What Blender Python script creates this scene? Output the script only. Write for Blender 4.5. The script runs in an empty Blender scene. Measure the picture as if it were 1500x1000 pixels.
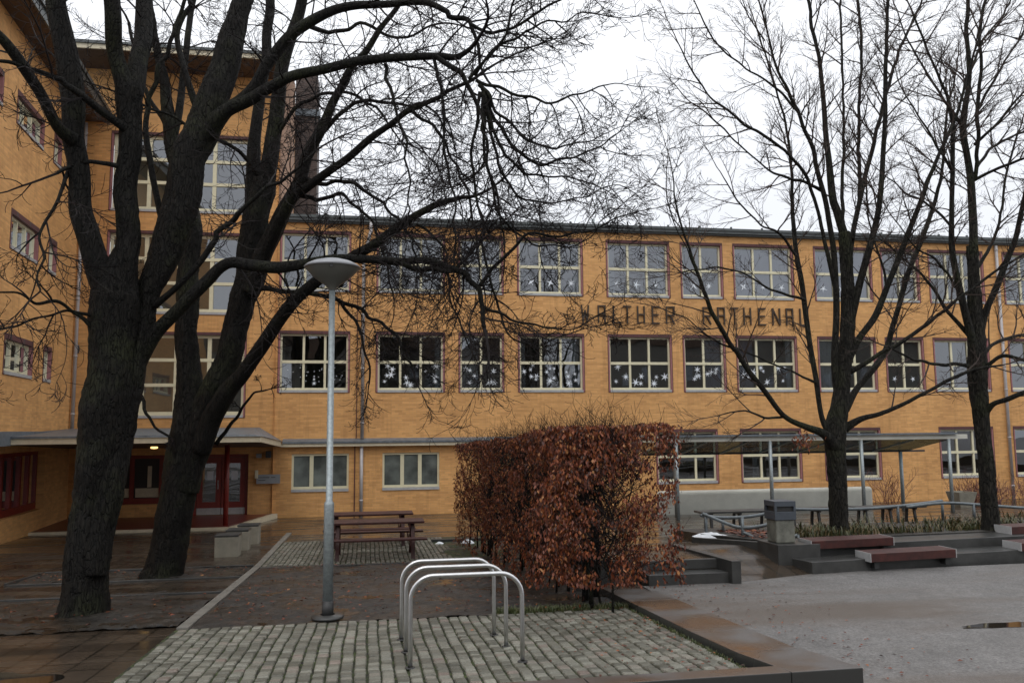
import bpy, math, random
from mathutils import Vector, Matrix, noise
random.seed(7)
PI = math.pi
sc = bpy.context.scene
COL = sc.collection
# ------------------------------------------------------------------ camera model
FP, PITCH, ROLL, YAW = 1211.0, math.radians(6.03), math.radians(.51), math.radians(9.77)
cy_, sy_, cp_, sp_ = math.cos(YAW), math.sin(YAW), math.cos(PITCH), math.sin(PITCH)
CF = Vector((sy_*cp_, cy_*cp_, sp_)); CR0 = Vector((cy_, -sy_, 0)); CU0 = CR0.cross(CF)
CR = CR0*math.cos(ROLL)-CU0*math.sin(ROLL); CU = CR0*math.sin(ROLL)+CU0*math.cos(ROLL)
CZ = 2.934; FY = 29.5
def ray(x, y): return CF*FP+CR*(x-750)+CU*(500-y)
def onY(x, y, Y):
    r = ray(x, y); t = Y/r.y
    return Vector((r.x*t, Y, CZ+r.z*t)), t
def onZ(x, y, z):
    r = ray(x, y); t = (z-CZ)/r.z
    return Vector((r.x*t, r.y*t, z))
# ------------------------------------------------------------------ terrain levels
def zL(y):
    if y <= 17.6: return CZ-(1.78+.052*y)
    return max(0, (FY-y)*.0202)
def zR(y):
    if y > 27: return 0.0
    return .94-(max(y, 13.4)-13.4)*.0691
ZA = .664
# ------------------------------------------------------------------ object helpers
WL = {}
def link(o, loc, parent):
    COL.objects.link(o)
    loc = Vector(loc)
    if parent is not None:
        o.parent = parent; o.location = loc-WL[parent.name]
    else: o.location = loc
    WL[o.name] = loc
    return o
def empty(name, loc, label, cat, group=None):
    o = bpy.data.objects.new(name, None); link(o, loc, None)
    o.empty_display_size = .2
    o['label'] = label; o['category'] = cat
    if group: o['group'] = group
    return o
def tag(o, label, cat, group=None):
    o['label'] = label; o['category'] = cat
    if group: o['group'] = group
    return o
def struct(o, kind='structure', label=None):
    o['kind'] = kind
    if label: o['label'] = label
    return o
class MB:
    def __init__(s): s.v = []; s.f = []
    def box(s, x0, x1, y0, y1, z0, z1, tf=None):
        n = len(s.v)
        P = [(x0,y0,z0),(x1,y0,z0),(x1,y1,z0),(x0,y1,z0),(x0,y0,z1),(x1,y0,z1),(x1,y1,z1),(x0,y1,z1)]
        s.v += [tf(*p) if tf else p for p in P]
        s.f += [tuple(n+i for i in q) for q in ((0,3,2,1),(4,5,6,7),(0,1,5,4),(1,2,6,5),(2,3,7,6),(3,0,4,7))]
    def quad(s, a, b, c, d):
        n = len(s.v); s.v += [tuple(a), tuple(b), tuple(c), tuple(d)]; s.f.append((n, n+1, n+2, n+3))
    def prism(s, pts, z0, z1):           # pts: (x,y) ccw; z0,z1 numbers or functions of (x,y)
        n = len(s.v); k = len(pts)
        f0 = z0 if callable(z0) else (lambda x, y: z0)
        f1 = z1 if callable(z1) else (lambda x, y: z1)
        s.v += [(x, y, f0(x, y)) for x, y in pts]+[(x, y, f1(x, y)) for x, y in pts]
        s.f.append(tuple(range(n+k-1, n-1, -1))); s.f.append(tuple(range(n+k, n+2*k)))
        for i in range(k):
            j = (i+1) % k; s.f.append((n+i, n+j, n+k+j, n+k+i))
    def bar(s, a, b, w, t, up=Vector((0, 0, 1))):   # rectangular bar a->b, w across, t along 'up'
        a, b = Vector(a), Vector(b); d = (b-a).normalized(); sd = d.cross(up)
        if sd.length < .01: sd = d.cross(Vector((0, 1, 0)))
        sd.normalize(); u = sd.cross(d).normalized(); n = len(s.v)
        for p in (a, b):
            for i, j in ((-1,-1),(1,-1),(1,1),(-1,1)): s.v.append(tuple(p+sd*(i*w/2)+u*(j*t/2)))
        s.f += [tuple(n+i for i in q) for q in ((0,1,2,3),(7,6,5,4),(0,4,5,1),(1,5,6,2),(2,6,7,3),(3,7,4,0))]
    def tube(s, pts, rad, k=8, cap=True, lump=0):
        m = len(pts)
        if m < 2: return
        n0 = len(s.v); u = None
        for i in range(m):
            a = pts[max(i-1, 0)]; b = pts[min(i+1, m-1)]; d = (b-a)
            if d.length < 1e-7: d = Vector((0, 0, 1))
            d.normalize()
            if u is None:
                u = d.orthogonal().normalized()
            else:
                u = u-d*u.dot(d)
                u = d.orthogonal().normalized() if u.length < 1e-5 else u.normalized()
            w = d.cross(u); r = rad[i]; p = pts[i]
            for j in range(k):
                a_ = 2*PI*j/k; rr = r
                if lump:
                    q = Vector((p.x*2+math.cos(a_)*1.3, p.y*2+math.sin(a_)*1.3, p.z*1.7))
                    rr = r*(1+lump*.6*noise.noise(q))
                    if k > 12:
                        c_, s_ = math.cos(a_), math.sin(a_)
                        rr += -.010+.022*noise.noise(Vector((c_*3.2, s_*3.2, p.z*2.2)))+.020*abs(noise.noise(Vector((c_*8, s_*8, p.z*4.5))))+.012*noise.noise(Vector((c_*18, s_*18, p.z*14)))
                s.v.append(tuple(p+(u*math.cos(a_)+w*math.sin(a_))*rr))
        for i in range(m-1):
            for j in range(k):
                a = n0+i*k+j; b = n0+i*k+(j+1) % k
                s.f.append((a, b, b+k, a+k))
        if cap and k > 3:
            s.f.append(tuple(n0+j for j in range(k-1, -1, -1))); s.f.append(tuple(n0+(m-1)*k+j for j in range(k)))
    def lathe(s, c, prof, k=32):
        n0 = len(s.v)
        for r, z in prof:
            for j in range(k):
                a = 2*PI*j/k; s.v.append((c[0]+r*math.cos(a), c[1]+r*math.sin(a), c[2]+z))
        for i in range(len(prof)-1):
            for j in range(k):
                a = n0+i*k+j; b = n0+i*k+(j+1) % k; s.f.append((a, b, b+k, a+k))
    def build(s, name, mat, parent=None, org=None, smooth=False, bevel=0):
        if org is None:
            org = WL[parent.name] if parent is not None else Vector(s.v[0]) if False else Vector((0, 0, 0))
        org = Vector(org)
        me = bpy.data.meshes.new(name)
        me.from_pydata([(a[0]-org.x, a[1]-org.y, a[2]-org.z) for a in s.v], [], s.f)
        me.materials.append(mat)
        if smooth: me.polygons.foreach_set('use_smooth', [True]*len(me.polygons))
        me.update()
        o = bpy.data.objects.new(name, me); link(o, org, parent)
        if bevel:
            b = o.modifiers.new('bevel', 'BEVEL'); b.width = bevel; b.segments = 2; b.limit_method = 'ANGLE'
        return o
def copy_tree(o, parent=None, loc=None, skip=()):
    c = o.copy(); COL.objects.link(c)
    if parent is not None: c.parent = parent
    if loc is not None: c.location = loc
    WL[c.name] = Vector(c.location)
    for ch in o.children:
        copy_tree(ch, c)
    return c
# ------------------------------------------------------------------ materials
def newmat(name):
    m = bpy.data.materials.new(name); m.use_nodes = True
    nt = m.node_tree; b = nt.nodes['Principled BSDF']
    return m, nt, b
def N(nt, typ, **kw):
    n = nt.nodes.new(typ)
    for k, v in kw.items():
        if k.startswith('i_'): n.inputs[k[2:].replace('_', ' ')].default_value = v
        else: setattr(n, k, v)
    return n
def L(nt, a, b): nt.links.new(a, b)
def ramp(nt, fac, stops):
    r = nt.nodes.new('ShaderNodeValToRGB'); e = r.color_ramp.elements
    while len(e) > 1: e.remove(e[-1])
    e[0].position = stops[0][0]; e[0].color = (*stops[0][1], 1)
    for p, c in stops[1:]:
        x = e.new(p); x.color = (*c, 1)
    L(nt, fac, r.inputs[0]); return r.outputs[0]
def g3(v): return (v, v, v)
def simple(name, c, rough=.6, metal=0, var=.15, scale=6, bump=0, bscale=60, spec=.5):
    m, nt, b = newmat(name)
    tc = N(nt, 'ShaderNodeTexCoord'); no = N(nt, 'ShaderNodeTexNoise', i_Scale=scale, i_Detail=6.0, i_Roughness=.65)
    L(nt, tc.outputs['Object'], no.inputs['Vector'])
    lo = tuple(x*(1-var) for x in c); hi = tuple(min(1, x*(1+var)) for x in c)
    L(nt, ramp(nt, no.outputs['Fac'], [(.3, lo), (.7, hi)]), b.inputs['Base Color'])
    b.inputs['Roughness'].default_value = rough; b.inputs['Metallic'].default_value = metal
    b.inputs['Specular IOR Level'].default_value = spec
    if bump:
        n2 = N(nt, 'ShaderNodeTexNoise', i_Scale=bscale, i_Detail=5.0); L(nt, tc.outputs['Object'], n2.inputs['Vector'])
        bp = N(nt, 'ShaderNodeBump', i_Strength=bump, i_Distance=.01); L(nt, n2.outputs['Fac'], bp.inputs['Height'])
        L(nt, bp.outputs[0], b.inputs['Normal'])
    return m
def brick(name, axis, c1, c2, cm, bw=.25, bh=.077, rough=.75):
    m, nt, b = newmat(name)
    tc = N(nt, 'ShaderNodeTexCoord'); gp = N(nt, 'ShaderNodeNewGeometry')
    sx = N(nt, 'ShaderNodeSeparateXYZ'); L(nt, gp.outputs['Position'], sx.inputs[0])
    cb = N(nt, 'ShaderNodeCombineXYZ'); L(nt, sx.outputs[axis], cb.inputs[0]); L(nt, sx.outputs[2], cb.inputs[1])
    bt = N(nt, 'ShaderNodeTexBrick', i_Scale=1.0, i_Mortar_Size=.006, i_Mortar_Smooth=.3, i_Bias=.0, i_Brick_Width=bw, i_Row_Height=bh)
    bt.inputs['Color1'].default_value = (*c1, 1); bt.inputs['Color2'].default_value = (*c2, 1); bt.inputs['Mortar'].default_value = (*cm, 1)
    L(nt, cb.outputs[0], bt.inputs['Vector'])
    no = N(nt, 'ShaderNodeTexNoise', i_Scale=.7, i_Detail=8.0, i_Roughness=.6); L(nt, gp.outputs['Position'], no.inputs['Vector'])
    # horizontal banding of brick batches and slight weathering
    mp = N(nt, 'ShaderNodeMapping'); mp.inputs['Scale'].default_value = (.8, 13, 1); L(nt, cb.outputs[0], mp.inputs[0])
    nb = N(nt, 'ShaderNodeTexNoise', i_Scale=1.0, i_Detail=4.0, i_Roughness=.7); L(nt, mp.outputs[0], nb.inputs['Vector'])
    mx = N(nt, 'ShaderNodeMix', data_type='RGBA', blend_type='MULTIPLY'); mx.inputs[0].default_value = 1
    L(nt, bt.outputs['Color'], mx.inputs[6]); L(nt, ramp(nt, no.outputs['Fac'], [(.25, (.80, .77, .74)), (.75, (1.08, 1.08, 1.08))]), mx.inputs[7])
    m2 = N(nt, 'ShaderNodeMix', data_type='RGBA', blend_type='MULTIPLY'); m2.inputs[0].default_value = 1
    L(nt, mx.outputs[2], m2.inputs[6]); L(nt, ramp(nt, nb.outputs['Fac'], [(.3, (.84, .82, .78)), (.52, (1, 1, 1)), (.75, (1.08, 1.1, 1.12))]), m2.inputs[7])
    mp2 = N(nt, 'ShaderNodeMapping'); mp2.inputs['Scale'].default_value = (3.2, .22, 1); L(nt, cb.outputs[0], mp2.inputs[0])
    ns = N(nt, 'ShaderNodeTexNoise', i_Scale=1.0, i_Detail=6.0, i_Roughness=.7); L(nt, mp2.outputs[0], ns.inputs['Vector'])
    m5 = N(nt, 'ShaderNodeMix', data_type='RGBA', blend_type='MULTIPLY'); m5.inputs[0].default_value = 1
    L(nt, m2.outputs[2], m5.inputs[6]); L(nt, ramp(nt, ns.outputs['Fac'], [(.30, (.80, .78, .76)), (.48, (1, 1, 1))]), m5.inputs[7])
    L(nt, m5.outputs[2], b.inputs['Base Color']); b.inputs['Roughness'].default_value = rough
    bp = N(nt, 'ShaderNodeBump', i_Strength=.35, i_Distance=.004); bp.invert = True
    L(nt, bt.outputs['Fac'], bp.inputs['Height']); L(nt, bp.outputs[0], b.inputs['Normal'])
    return m
M = {}
M['brick'] = brick('orange_brick', 0, (.80, .437, .160), (.64, .335, .120), (.64, .37, .17))
M['brickw'] = brick('orange_brick_wing', 1, (.80, .437, .160), (.64, .335, .120), (.64, .37, .17))
M['chim'] = brick('brown_brick', 0, (.085, .055, .045), (.06, .04, .035), (.13, .11, .1))
M['soldier'] = brick('red_brick', 0, (.135, .05, .05), (.10, .042, .045), (.10, .07, .07), bw=.08, bh=.24)
M['lit_reveal'] = simple('lit_red_reveal', (.33, .14, .14), .7)  # paler than the surround brick: light on the reveals is put into the colour
M['cream'] = simple('cream_paint', (.72, .67, .47), .45, var=.06)
M['creamd'] = simple('cream_fascia', (.62, .55, .40), .6, var=.12)
M['sill'] = simple('sill_metal', (.42, .42, .42), .4, var=.15)
M['roofm'] = simple('roof_edge', (.075, .085, .085), .45, var=.3)
M['lead'] = simple('lead_flashing', (.13, .15, .17), .45, var=.3)
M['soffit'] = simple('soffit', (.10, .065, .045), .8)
M['redp'] = simple('red_paint', (.20, .022, .016), .4, var=.15)
M['redtile'] = simple('red_platform', (.17, .035, .025), .35, var=.3)
M['conc'] = simple('concrete', (.24, .225, .18), .8, var=.25, scale=3, bump=.3)
M['concl'] = simple('pale_concrete', (.52, .51, .45), .8, var=.15, scale=1.2, bump=.2)
M['concd'] = simple('dark_wet_concrete', (.045, .045, .043), .35, var=.35, scale=4, bump=.3)
M['galv'] = simple('galvanised_steel', (.33, .37, .38), .5, metal=.5, var=.25, scale=25)
M['railm'] = simple('weathered_rail', (.15, .17, .18), .45, metal=.4, var=.3, scale=12)
M['steel'] = simple('stainless_steel', (.62, .62, .62), .28, metal=1, var=.08, scale=20)
M['pipe'] = simple('zinc_pipe', (.46, .44, .44), .5, metal=.2, var=.12)
M['dark'] = simple('dark_iron', (.03, .03, .03), .5)
M['letter'] = simple('letter_brown', (.055, .035, .022), .6)
M['woodr'] = simple('red_wood', (.050, .011, .008), .5, var=.45, scale=9)
M['woodd'] = simple('dark_wood', (.05, .05, .048), .4, var=.4)
M['snow'] = simple('snow', (.8, .83, .87), .8, var=.05, bump=.5, bscale=30)
M['lampw'] = simple('lamp_cap', (.36, .37, .39), .35, var=.1)
M['white'] = simple('paper_white', (.78, .83, .88), .8, var=.05)
M['sign'] = simple('sign_grey', (.25, .26, .27), .35, var=.06)
M['slate'] = simple('slate_bin', (.06, .07, .085), .5, var=.15)
def glassmat(name, c, ior=1.9, rough=.02):
    m, nt, b = newmat(name)
    b.inputs['Base Color'].default_value = (*c, 1); b.inputs['Roughness'].default_value = rough; b.inputs['IOR'].default_value = ior
    gp = N(nt, 'ShaderNodeNewGeometry'); no = N(nt, 'ShaderNodeTexNoise', i_Scale=.9, i_Detail=1.0)
    L(nt, gp.outputs['Position'], no.inputs['Vector'])
    bp = N(nt, 'ShaderNodeBump', i_Strength=.12, i_Distance=.05); L(nt, no.outputs['Fac'], bp.inputs['Height']); L(nt, bp.outputs[0], b.inputs['Normal'])
    n2 = N(nt, 'ShaderNodeTexNoise', i_Scale=1.6, i_Detail=3.0); L(nt, gp.outputs['Position'], n2.inputs['Vector'])
    L(nt, ramp(nt, n2.outputs['Fac'], [(.35, tuple(x*.5 for x in c)), (.7, tuple(x*1.5 for x in c))]), b.inputs['Base Color'])
    return m
def clearglass(name, tint, lo):
    m, nt, b = newmat(name); nt.nodes.remove(b)
    gl = N(nt, 'ShaderNodeBsdfGlossy'); gl.inputs['Roughness'].default_value = .01; gl.inputs['Color'].default_value = (.92, .95, 1, 1)
    tr = N(nt, 'ShaderNodeBsdfTransparent'); tr.inputs[0].default_value = (*tint, 1)
    fr = N(nt, 'ShaderNodeFresnel', i_IOR=1.9); ml = N(nt, 'ShaderNodeMath', operation='MULTIPLY_ADD'); ml.inputs[1].default_value = 1.0; ml.inputs[2].default_value = lo; L(nt, fr.outputs[0], ml.inputs[0])
    gp = N(nt, 'ShaderNodeNewGeometry'); no = N(nt, 'ShaderNodeTexNoise', i_Scale=1.1, i_Detail=1.0); L(nt, gp.outputs['Position'], no.inputs['Vector'])
    bp = N(nt, 'ShaderNodeBump', i_Strength=.10, i_Distance=.05); L(nt, no.outputs['Fac'], bp.inputs['Height']); L(nt, bp.outputs[0], gl.inputs['Normal'])
    mx = N(nt, 'ShaderNodeMixShader'); L(nt, ml.outputs[0], mx.inputs[0]); L(nt, tr.outputs[0], mx.inputs[1]); L(nt, gl.outputs[0], mx.inputs[2]); L(nt, mx.outputs[0], nt.nodes['Material Output'].inputs[0])
    return m
M['glass'] = clearglass('window_glass', (.62, .68, .66), .10)
M['curtain'] = simple('pale_curtain', (.50, .50, .56), .8, var=.1)
M['blind'] = simple('lilac_blind', (.40, .38, .50), .8, var=.06)
M['room'] = simple('room_wall', (.30, .27, .21), .8, var=.3, scale=.5)
M['glasst'] = glassmat('window_glass_curtained', (.075, .072, .105), 2.1)
M['glassf'] = glassmat('frosted_glass', (.12, .135, .125), 1.5, .25)
m, nt, b = newmat('roof_glass'); b.inputs['Base Color'].default_value = (.012, .018, .02, 1); b.inputs['Roughness'].default_value = .3; b.inputs['IOR'].default_value = 1.35
tr = N(nt, 'ShaderNodeBsdfTransparent'); tr.inputs[0].default_value = (.42, .50, .54, 1); mxs = N(nt, 'ShaderNodeMixShader'); gq = N(nt, 'ShaderNodeNewGeometry'); nq = N(nt, 'ShaderNodeTexNoise', i_Scale=3.0, i_Detail=6.0); L(nt, gq.outputs['Position'], nq.inputs['Vector'])
L(nt, ramp(nt, nq.outputs['Fac'], [(.35, g3(.12)), (.65, g3(.40))]), mxs.inputs[0]); L(nt, tr.outputs[0], mxs.inputs[1]); L(nt, b.outputs[0], mxs.inputs[2]); L(nt, mxs.outputs[0], nt.nodes['Material Output'].inputs[0]); M['glassr'] = m
def bark(name, c, green=.0):
    m, nt, b = newmat(name)
    tc = N(nt, 'ShaderNodeTexCoord'); mp = N(nt, 'ShaderNodeMapping'); mp.inputs['Scale'].default_value = (1, 1, .22)
    L(nt, tc.outputs['Object'], mp.inputs[0])
    no = N(nt, 'ShaderNodeTexNoise', i_Scale=22.0, i_Detail=8.0, i_Roughness=.7, i_Distortion=.6); L(nt, mp.outputs[0], no.inputs['Vector'])
    n2 = N(nt, 'ShaderNodeTexNoise', i_Scale=1.6, i_Detail=5.0); L(nt, tc.outputs['Object'], n2.inputs['Vector'])
    a = ramp(nt, no.outputs['Fac'], [(.3, tuple(x*.35 for x in c)), (.55, c), (.80, tuple(x*2.6 for x in c))])
    mx = N(nt, 'ShaderNodeMix', data_type='RGBA'); L(nt, a, mx.inputs[6]); mx.inputs[7].default_value = (.03, .035, .013, 1)
    L(nt, ramp(nt, n2.outputs['Fac'], [(.5, g3(0)), (.68, g3(green))]), mx.inputs[0])
    ms = N(nt, 'ShaderNodeMapping'); ms.inputs['Scale'].default_value = (5, 5, .35); L(nt, tc.outputs['Object'], ms.inputs[0])
    n3 = N(nt, 'ShaderNodeTexNoise', i_Scale=1.0, i_Detail=7.0, i_Roughness=.75); L(nt, ms.outputs[0], n3.inputs['Vector'])
    m4 = N(nt, 'ShaderNodeMix', data_type='RGBA'); L(nt, mx.outputs[2], m4.inputs[6]); m4.inputs[7].default_value = (.14, .12, .10, 1); L(nt, ramp(nt, n3.outputs['Fac'], [(.66, g3(0)), (.76, g3(.55))]), m4.inputs[0])
    L(nt, m4.outputs[2], b.inputs['Base Color']); b.inputs['Roughness'].default_value = .75; b.inputs['Specular IOR Level'].default_value = .25
    mv = N(nt, 'ShaderNodeMapping'); mv.inputs['Scale'].default_value = (1, 1, .20); L(nt, tc.outputs['Object'], mv.inputs[0])
    nd = N(nt, 'ShaderNodeTexNoise', i_Scale=7.0, i_Detail=4.0); L(nt, mv.outputs[0], nd.inputs['Vector'])
    va = N(nt, 'ShaderNodeVectorMath', operation='MULTIPLY_ADD'); L(nt, nd.outputs['Color'], va.inputs[0]); va.inputs[1].default_value = (.16, .16, .10); L(nt, mv.outputs[0], va.inputs[2])
    vo = N(nt, 'ShaderNodeTexVoronoi', feature='DISTANCE_TO_EDGE', i_Scale=26.0); L(nt, va.outputs[0], vo.inputs['Vector'])
    crack = ramp(nt, vo.outputs['Distance'], [(0, g3(0)), (.12, g3(1))])
    mc = N(nt, 'ShaderNodeMix', data_type='RGBA', blend_type='MULTIPLY'); mc.inputs[0].default_value = 1; L(nt, m4.outputs[2], mc.inputs[6])
    L(nt, ramp(nt, vo.outputs['Distance'], [(0, g3(.55)), (.12, g3(1.05)), (.3, g3(1.25))]), mc.inputs[7]); L(nt, mc.outputs[2], b.inputs['Base Color'])
    b0 = N(nt, 'ShaderNodeBump', i_Strength=.9, i_Distance=.035); L(nt, crack, b0.inputs['Height'])
    bp = N(nt, 'ShaderNodeBump', i_Strength=.8, i_Distance=.03); L(nt, no.outputs['Fac'], bp.inputs['Height']); L(nt, b0.outputs[0], bp.inputs['Normal']); L(nt, bp.outputs[0], b.inputs['Normal'])
    return m
M['bark'] = bark('wet_bark', (.0085, .0072, .0055), .5)
M['barkr'] = bark('grey_brown_bark', (.018, .016, .012), .6)
M['twig'] = simple('twig_bark', (.012, .009, .009), .7, var=.35, scale=3, spec=.2)
M['twigr'] = simple('fine_twig_bark', (.05, .036, .030), .7, var=.3, scale=3, spec=.2)
# grounds
def ground_mat(name, kind):
    m, nt, b = newmat(name)
    gp = N(nt, 'ShaderNodeNewGeometry'); P = gp.outputs['Position']
    def nz(s, d=6.0, r=.6, vec=P, dist=0.0):
        n = N(nt, 'ShaderNodeTexNoise', i_Scale=s, i_Detail=d, i_Roughness=r, i_Distortion=dist); L(nt, vec, n.inputs['Vector']); return n.outputs['Fac']
    def mul(a, bb):
        x = N(nt, 'ShaderNodeMix', data_type='RGBA', blend_type='MULTIPLY'); x.inputs[0].default_value = 1; L(nt, a, x.inputs[6]); L(nt, bb, x.inputs[7]); return x.outputs[2]
    def mixc(f, a, c):
        x = N(nt, 'ShaderNodeMix', data_type='RGBA'); L(nt, f, x.inputs[0]); L(nt, a, x.inputs[6])
        if isinstance(c, tuple): x.inputs[7].default_value = (*c, 1)
        else: L(nt, c, x.inputs[7])
        return x.outputs[2]
    if kind == 'paver':
        bt = N(nt, 'ShaderNodeTexBrick', i_Scale=1.0, i_Mortar_Size=.011, i_Mortar_Smooth=.2, i_Brick_Width=.62, i_Row_Height=.31)
        rot = N(nt, 'ShaderNodeMapping'); rot.inputs['Rotation'].default_value = (0, 0, PI/2); L(nt, P, rot.inputs[0]); L(nt, rot.outputs[0], bt.inputs['Vector'])
        bt.inputs['Color1'].default_value = (.066, .050, .038, 1); bt.inputs['Color2'].default_value = (.050, .039, .030, 1); bt.inputs['Mortar'].default_value = (.008, .007, .005, 1)
        c = mul(bt.outputs['Color'], ramp(nt, nz(.8, 7, .65), [(.3, g3(.6)), (.7, (1.25, 1.2, 1.1))]))
        c = mul(c, ramp(nt, nz(45, 3), [(.3, g3(.75)), (.7, g3(1.2))]))
        mp = N(nt, 'ShaderNodeMapping'); mp.inputs['Scale'].default_value = (.35, 1.5, 1); L(nt, P, mp.inputs[0])
        wet = nz(1.0, 4, .6, mp.outputs[0], .4)
        L(nt, c, b.inputs['Base Color']); L(nt, ramp(nt, wet, [(.40, g3(.10)), (.52, g3(.24)), (.66, g3(.45))]), b.inputs['Roughness'])
        b1 = N(nt, 'ShaderNodeBump', i_Strength=.5, i_Distance=.004); b1.invert = True; L(nt, bt.outputs['Fac'], b1.inputs['Height'])
        b2 = N(nt, 'ShaderNodeBump', i_Strength=.12, i_Distance=.004); L(nt, nz(14, 4), b2.inputs['Height']); L(nt, b1.outputs[0], b2.inputs['Normal'])
        L(nt, b2.outputs[0], b.inputs['Normal'])
        b.inputs['IOR'].default_value = 1.5
    elif kind == 'asphalt':
        c = ramp(nt, nz(1.1, 6, .6), [(.3, (.128, .123, .119)), (.7, (.178, .171, .166))])
        c = mul(c, ramp(nt, nz(7, 6, .75), [(.32, g3(.78)), (.68, g3(1.2))]))
        c = mul(c, ramp(nt, nz(30, 6, .85), [(.34, g3(.45)), (.5, g3(1)), (.64, g3(1.6))]))
        mp = N(nt, 'ShaderNodeMapping'); mp.inputs['Scale'].default_value = (.22, .85, 1); mp.inputs['Rotation'].default_value = (0, 0, -.25); mp.inputs['Location'].default_value = (.35, .3, 0); L(nt, P, mp.inputs[0])
        s = nz(.62, 5, .55, mp.outputs[0], .3)
        c = mixc(ramp(nt, s, [(.50, g3(0)), (.66, g3(.8))]), c, (.105, .083, .066))
        L(nt, c, b.inputs['Base Color']); L(nt, ramp(nt, s, [(.5, g3(.62)), (.62, g3(.38))]), b.inputs['Roughness'])
        b2 = N(nt, 'ShaderNodeBump', i_Strength=.8, i_Distance=.01); L(nt, nz(55, 4, .8), b2.inputs['Height']); L(nt, b2.outputs[0], b.inputs['Normal'])
    elif kind == 'soil':
        c = ramp(nt, nz(3.5, 8, .7), [(.36, (.007, .006, .005)), (.5, (.017, .015, .012)), (.66, (.034, .030, .025))])
        c = mul(c, ramp(nt, nz(40, 6, .85), [(.34, g3(.35)), (.66, g3(1.9))]))
        c = mixc(ramp(nt, nz(2.2, 5, .6), [(.56, g3(0)), (.70, g3(.6))]), c, (.060, .034, .022))
        L(nt, c, b.inputs['Base Color']); L(nt, ramp(nt, nz(1.4, 4), [(.4, g3(.28)), (.6, g3(.55))]), b.inputs['Roughness'])
        b2 = N(nt, 'ShaderNodeBump', i_Strength=.8, i_Distance=.02); L(nt, nz(22, 6, .7), b2.inputs['Height']); L(nt, b2.outputs[0], b.inputs['Normal'])
    elif kind == 'moss':
        c = ramp(nt, nz(9, 6, .7), [(.42, (.012, .011, .008)), (.56, (.035, .050, .010)), (.7, (.075, .105, .020))])
        L(nt, c, b.inputs['Base Color']); b.inputs['Roughness'].default_value = .8
        b2 = N(nt, 'ShaderNodeBump', i_Strength=.8, i_Distance=.02); L(nt, nz(60, 5, .7), b2.inputs['Height']); L(nt, b2.outputs[0], b.inputs['Normal'])
    elif kind == 'cobble':
        rp = ramp(nt, gp.outputs['Random Per Island'], [(0, (.09, .087, .066)), (.5, (.155, .15, .12)), (.85, (.235, .23, .19)), (1, (.19, .15, .125))])
        c = mul(rp, ramp(nt, nz(55, 5, .8), [(.3, g3(.6)), (.7, g3(1.35))]))
        c = mul(c, ramp(nt, nz(1.2, 4, .6), [(.3, g3(.75)), (.7, g3(1.15))]))
        L(nt, c, b.inputs['Base Color']); b.inputs['Roughness'].default_value = .5
        b2 = N(nt, 'ShaderNodeBump', i_Strength=.6, i_Distance=.008); L(nt, nz(70, 5, .7), b2.inputs['Height']); L(nt, b2.outputs[0], b.inputs['Normal'])
    elif kind == 'slab':
        c = ramp(nt, nz(1.5, 2, .4), [(.36, (.115, .108, .105)), (.50, (.095, .072, .058)), (.66, (.11, .062, .036))])
        c = mul(c, ramp(nt, nz(60, 4, .7), [(.3, g3(.8)), (.7, g3(1.2))]))
        L(nt, c, b.inputs['Base Color']); L(nt, ramp(nt, nz(1.5, 2, .4), [(.36, g3(.42)), (.66, g3(.2))]), b.inputs['Roughness'])
    return m
for k in ('paver', 'asphalt', 'soil', 'moss', 'cobble', 'slab'): M[k] = ground_mat('ground_'+k, k)
def leafmat(name, stops, rough=.5):
    m, nt, b = newmat(name)
    gp = N(nt, 'ShaderNodeNewGeometry')
    L(nt, ramp(nt, gp.outputs['Random Per Island'], stops), b.inputs['Base Color']); b.inputs['Roughness'].default_value = rough
    return m
M['leaf'] = leafmat('beech_leaf', [(0, (.035, .011, .006)), (.35, (.10, .023, .009)), (.65, (.18, .040, .013)), (.88, (.29, .080, .022)), (1, (.36, .16, .05))], .5)
M['grass'] = leafmat('grass_blade', [(0, (.03, .045, .012)), (.5, (.06, .08, .02)), (1, (.12, .11, .05))])
M['cover'] = leafmat('ground_cover_leaf', [(0, (.03, .04, .012)), (.6, (.075, .075, .025)), (1, (.15, .09, .04))])
M['redtwig'] = leafmat('red_twig', [(0, (.07, .020, .018)), (1, (.16, .05, .045))])
m, nt, b = newmat('lit_lamp'); b.inputs['Emission Color'].default_value = (1, .6, .2, 1); b.inputs['Emission Strength'].default_value = 2.5; M['lit'] = m
# ------------------------------------------------------------------ ground sheets
def sheet(name, x0, x1, y0, y1, zf, mat, nx=2, ny=2, dz=0.0, jit=0, mask=None):
    v = []; f = []
    for j in range(ny+1):
        y = y0+(y1-y0)*j/ny
        for i in range(nx+1):
            x = x0+(x1-x0)*i/nx; z = zf(y)+dz
            if jit: z += jit*noise.noise(Vector((x*1.3, y*1.3, 0)))+jit*.5*noise.noise(Vector((x*5, y*5, 3)))+jit*.35*noise.noise(Vector((x*14, y*14, 5)))
            if jit and j in (0, ny): y = y+(.10*noise.noise(Vector((x*2.2, y, 1)))+.04*noise.noise(Vector((x*9, y, 1))))*(1 if mask else 0)
            v.append((x, y, z))
    for j in range(ny):
        for i in range(nx):
            a = j*(nx+1)+i; f.append((a, a+1, a+nx+2, a+nx+1))
    mb = MB(); mb.v = v; mb.f = f
    return mb.build(name, mat, smooth=bool(jit))
def st(o): o['kind'] = 'structure'; return o
g = MB(); g.quad((-400, -400, -.4), (400, -400, -.4), (400, 400, -.4), (-400, 400, -.4)); st(g.build('ground', M['asphalt']))
st(sheet('plaza_paving', -26, 3.35, 6.9, 17.6, zL, M['paver'], 2, 2))
st(sheet('plaza_paving', -26, 3.35, 17.6, 29.6, zL, M['paver'], 2, 2))
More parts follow.
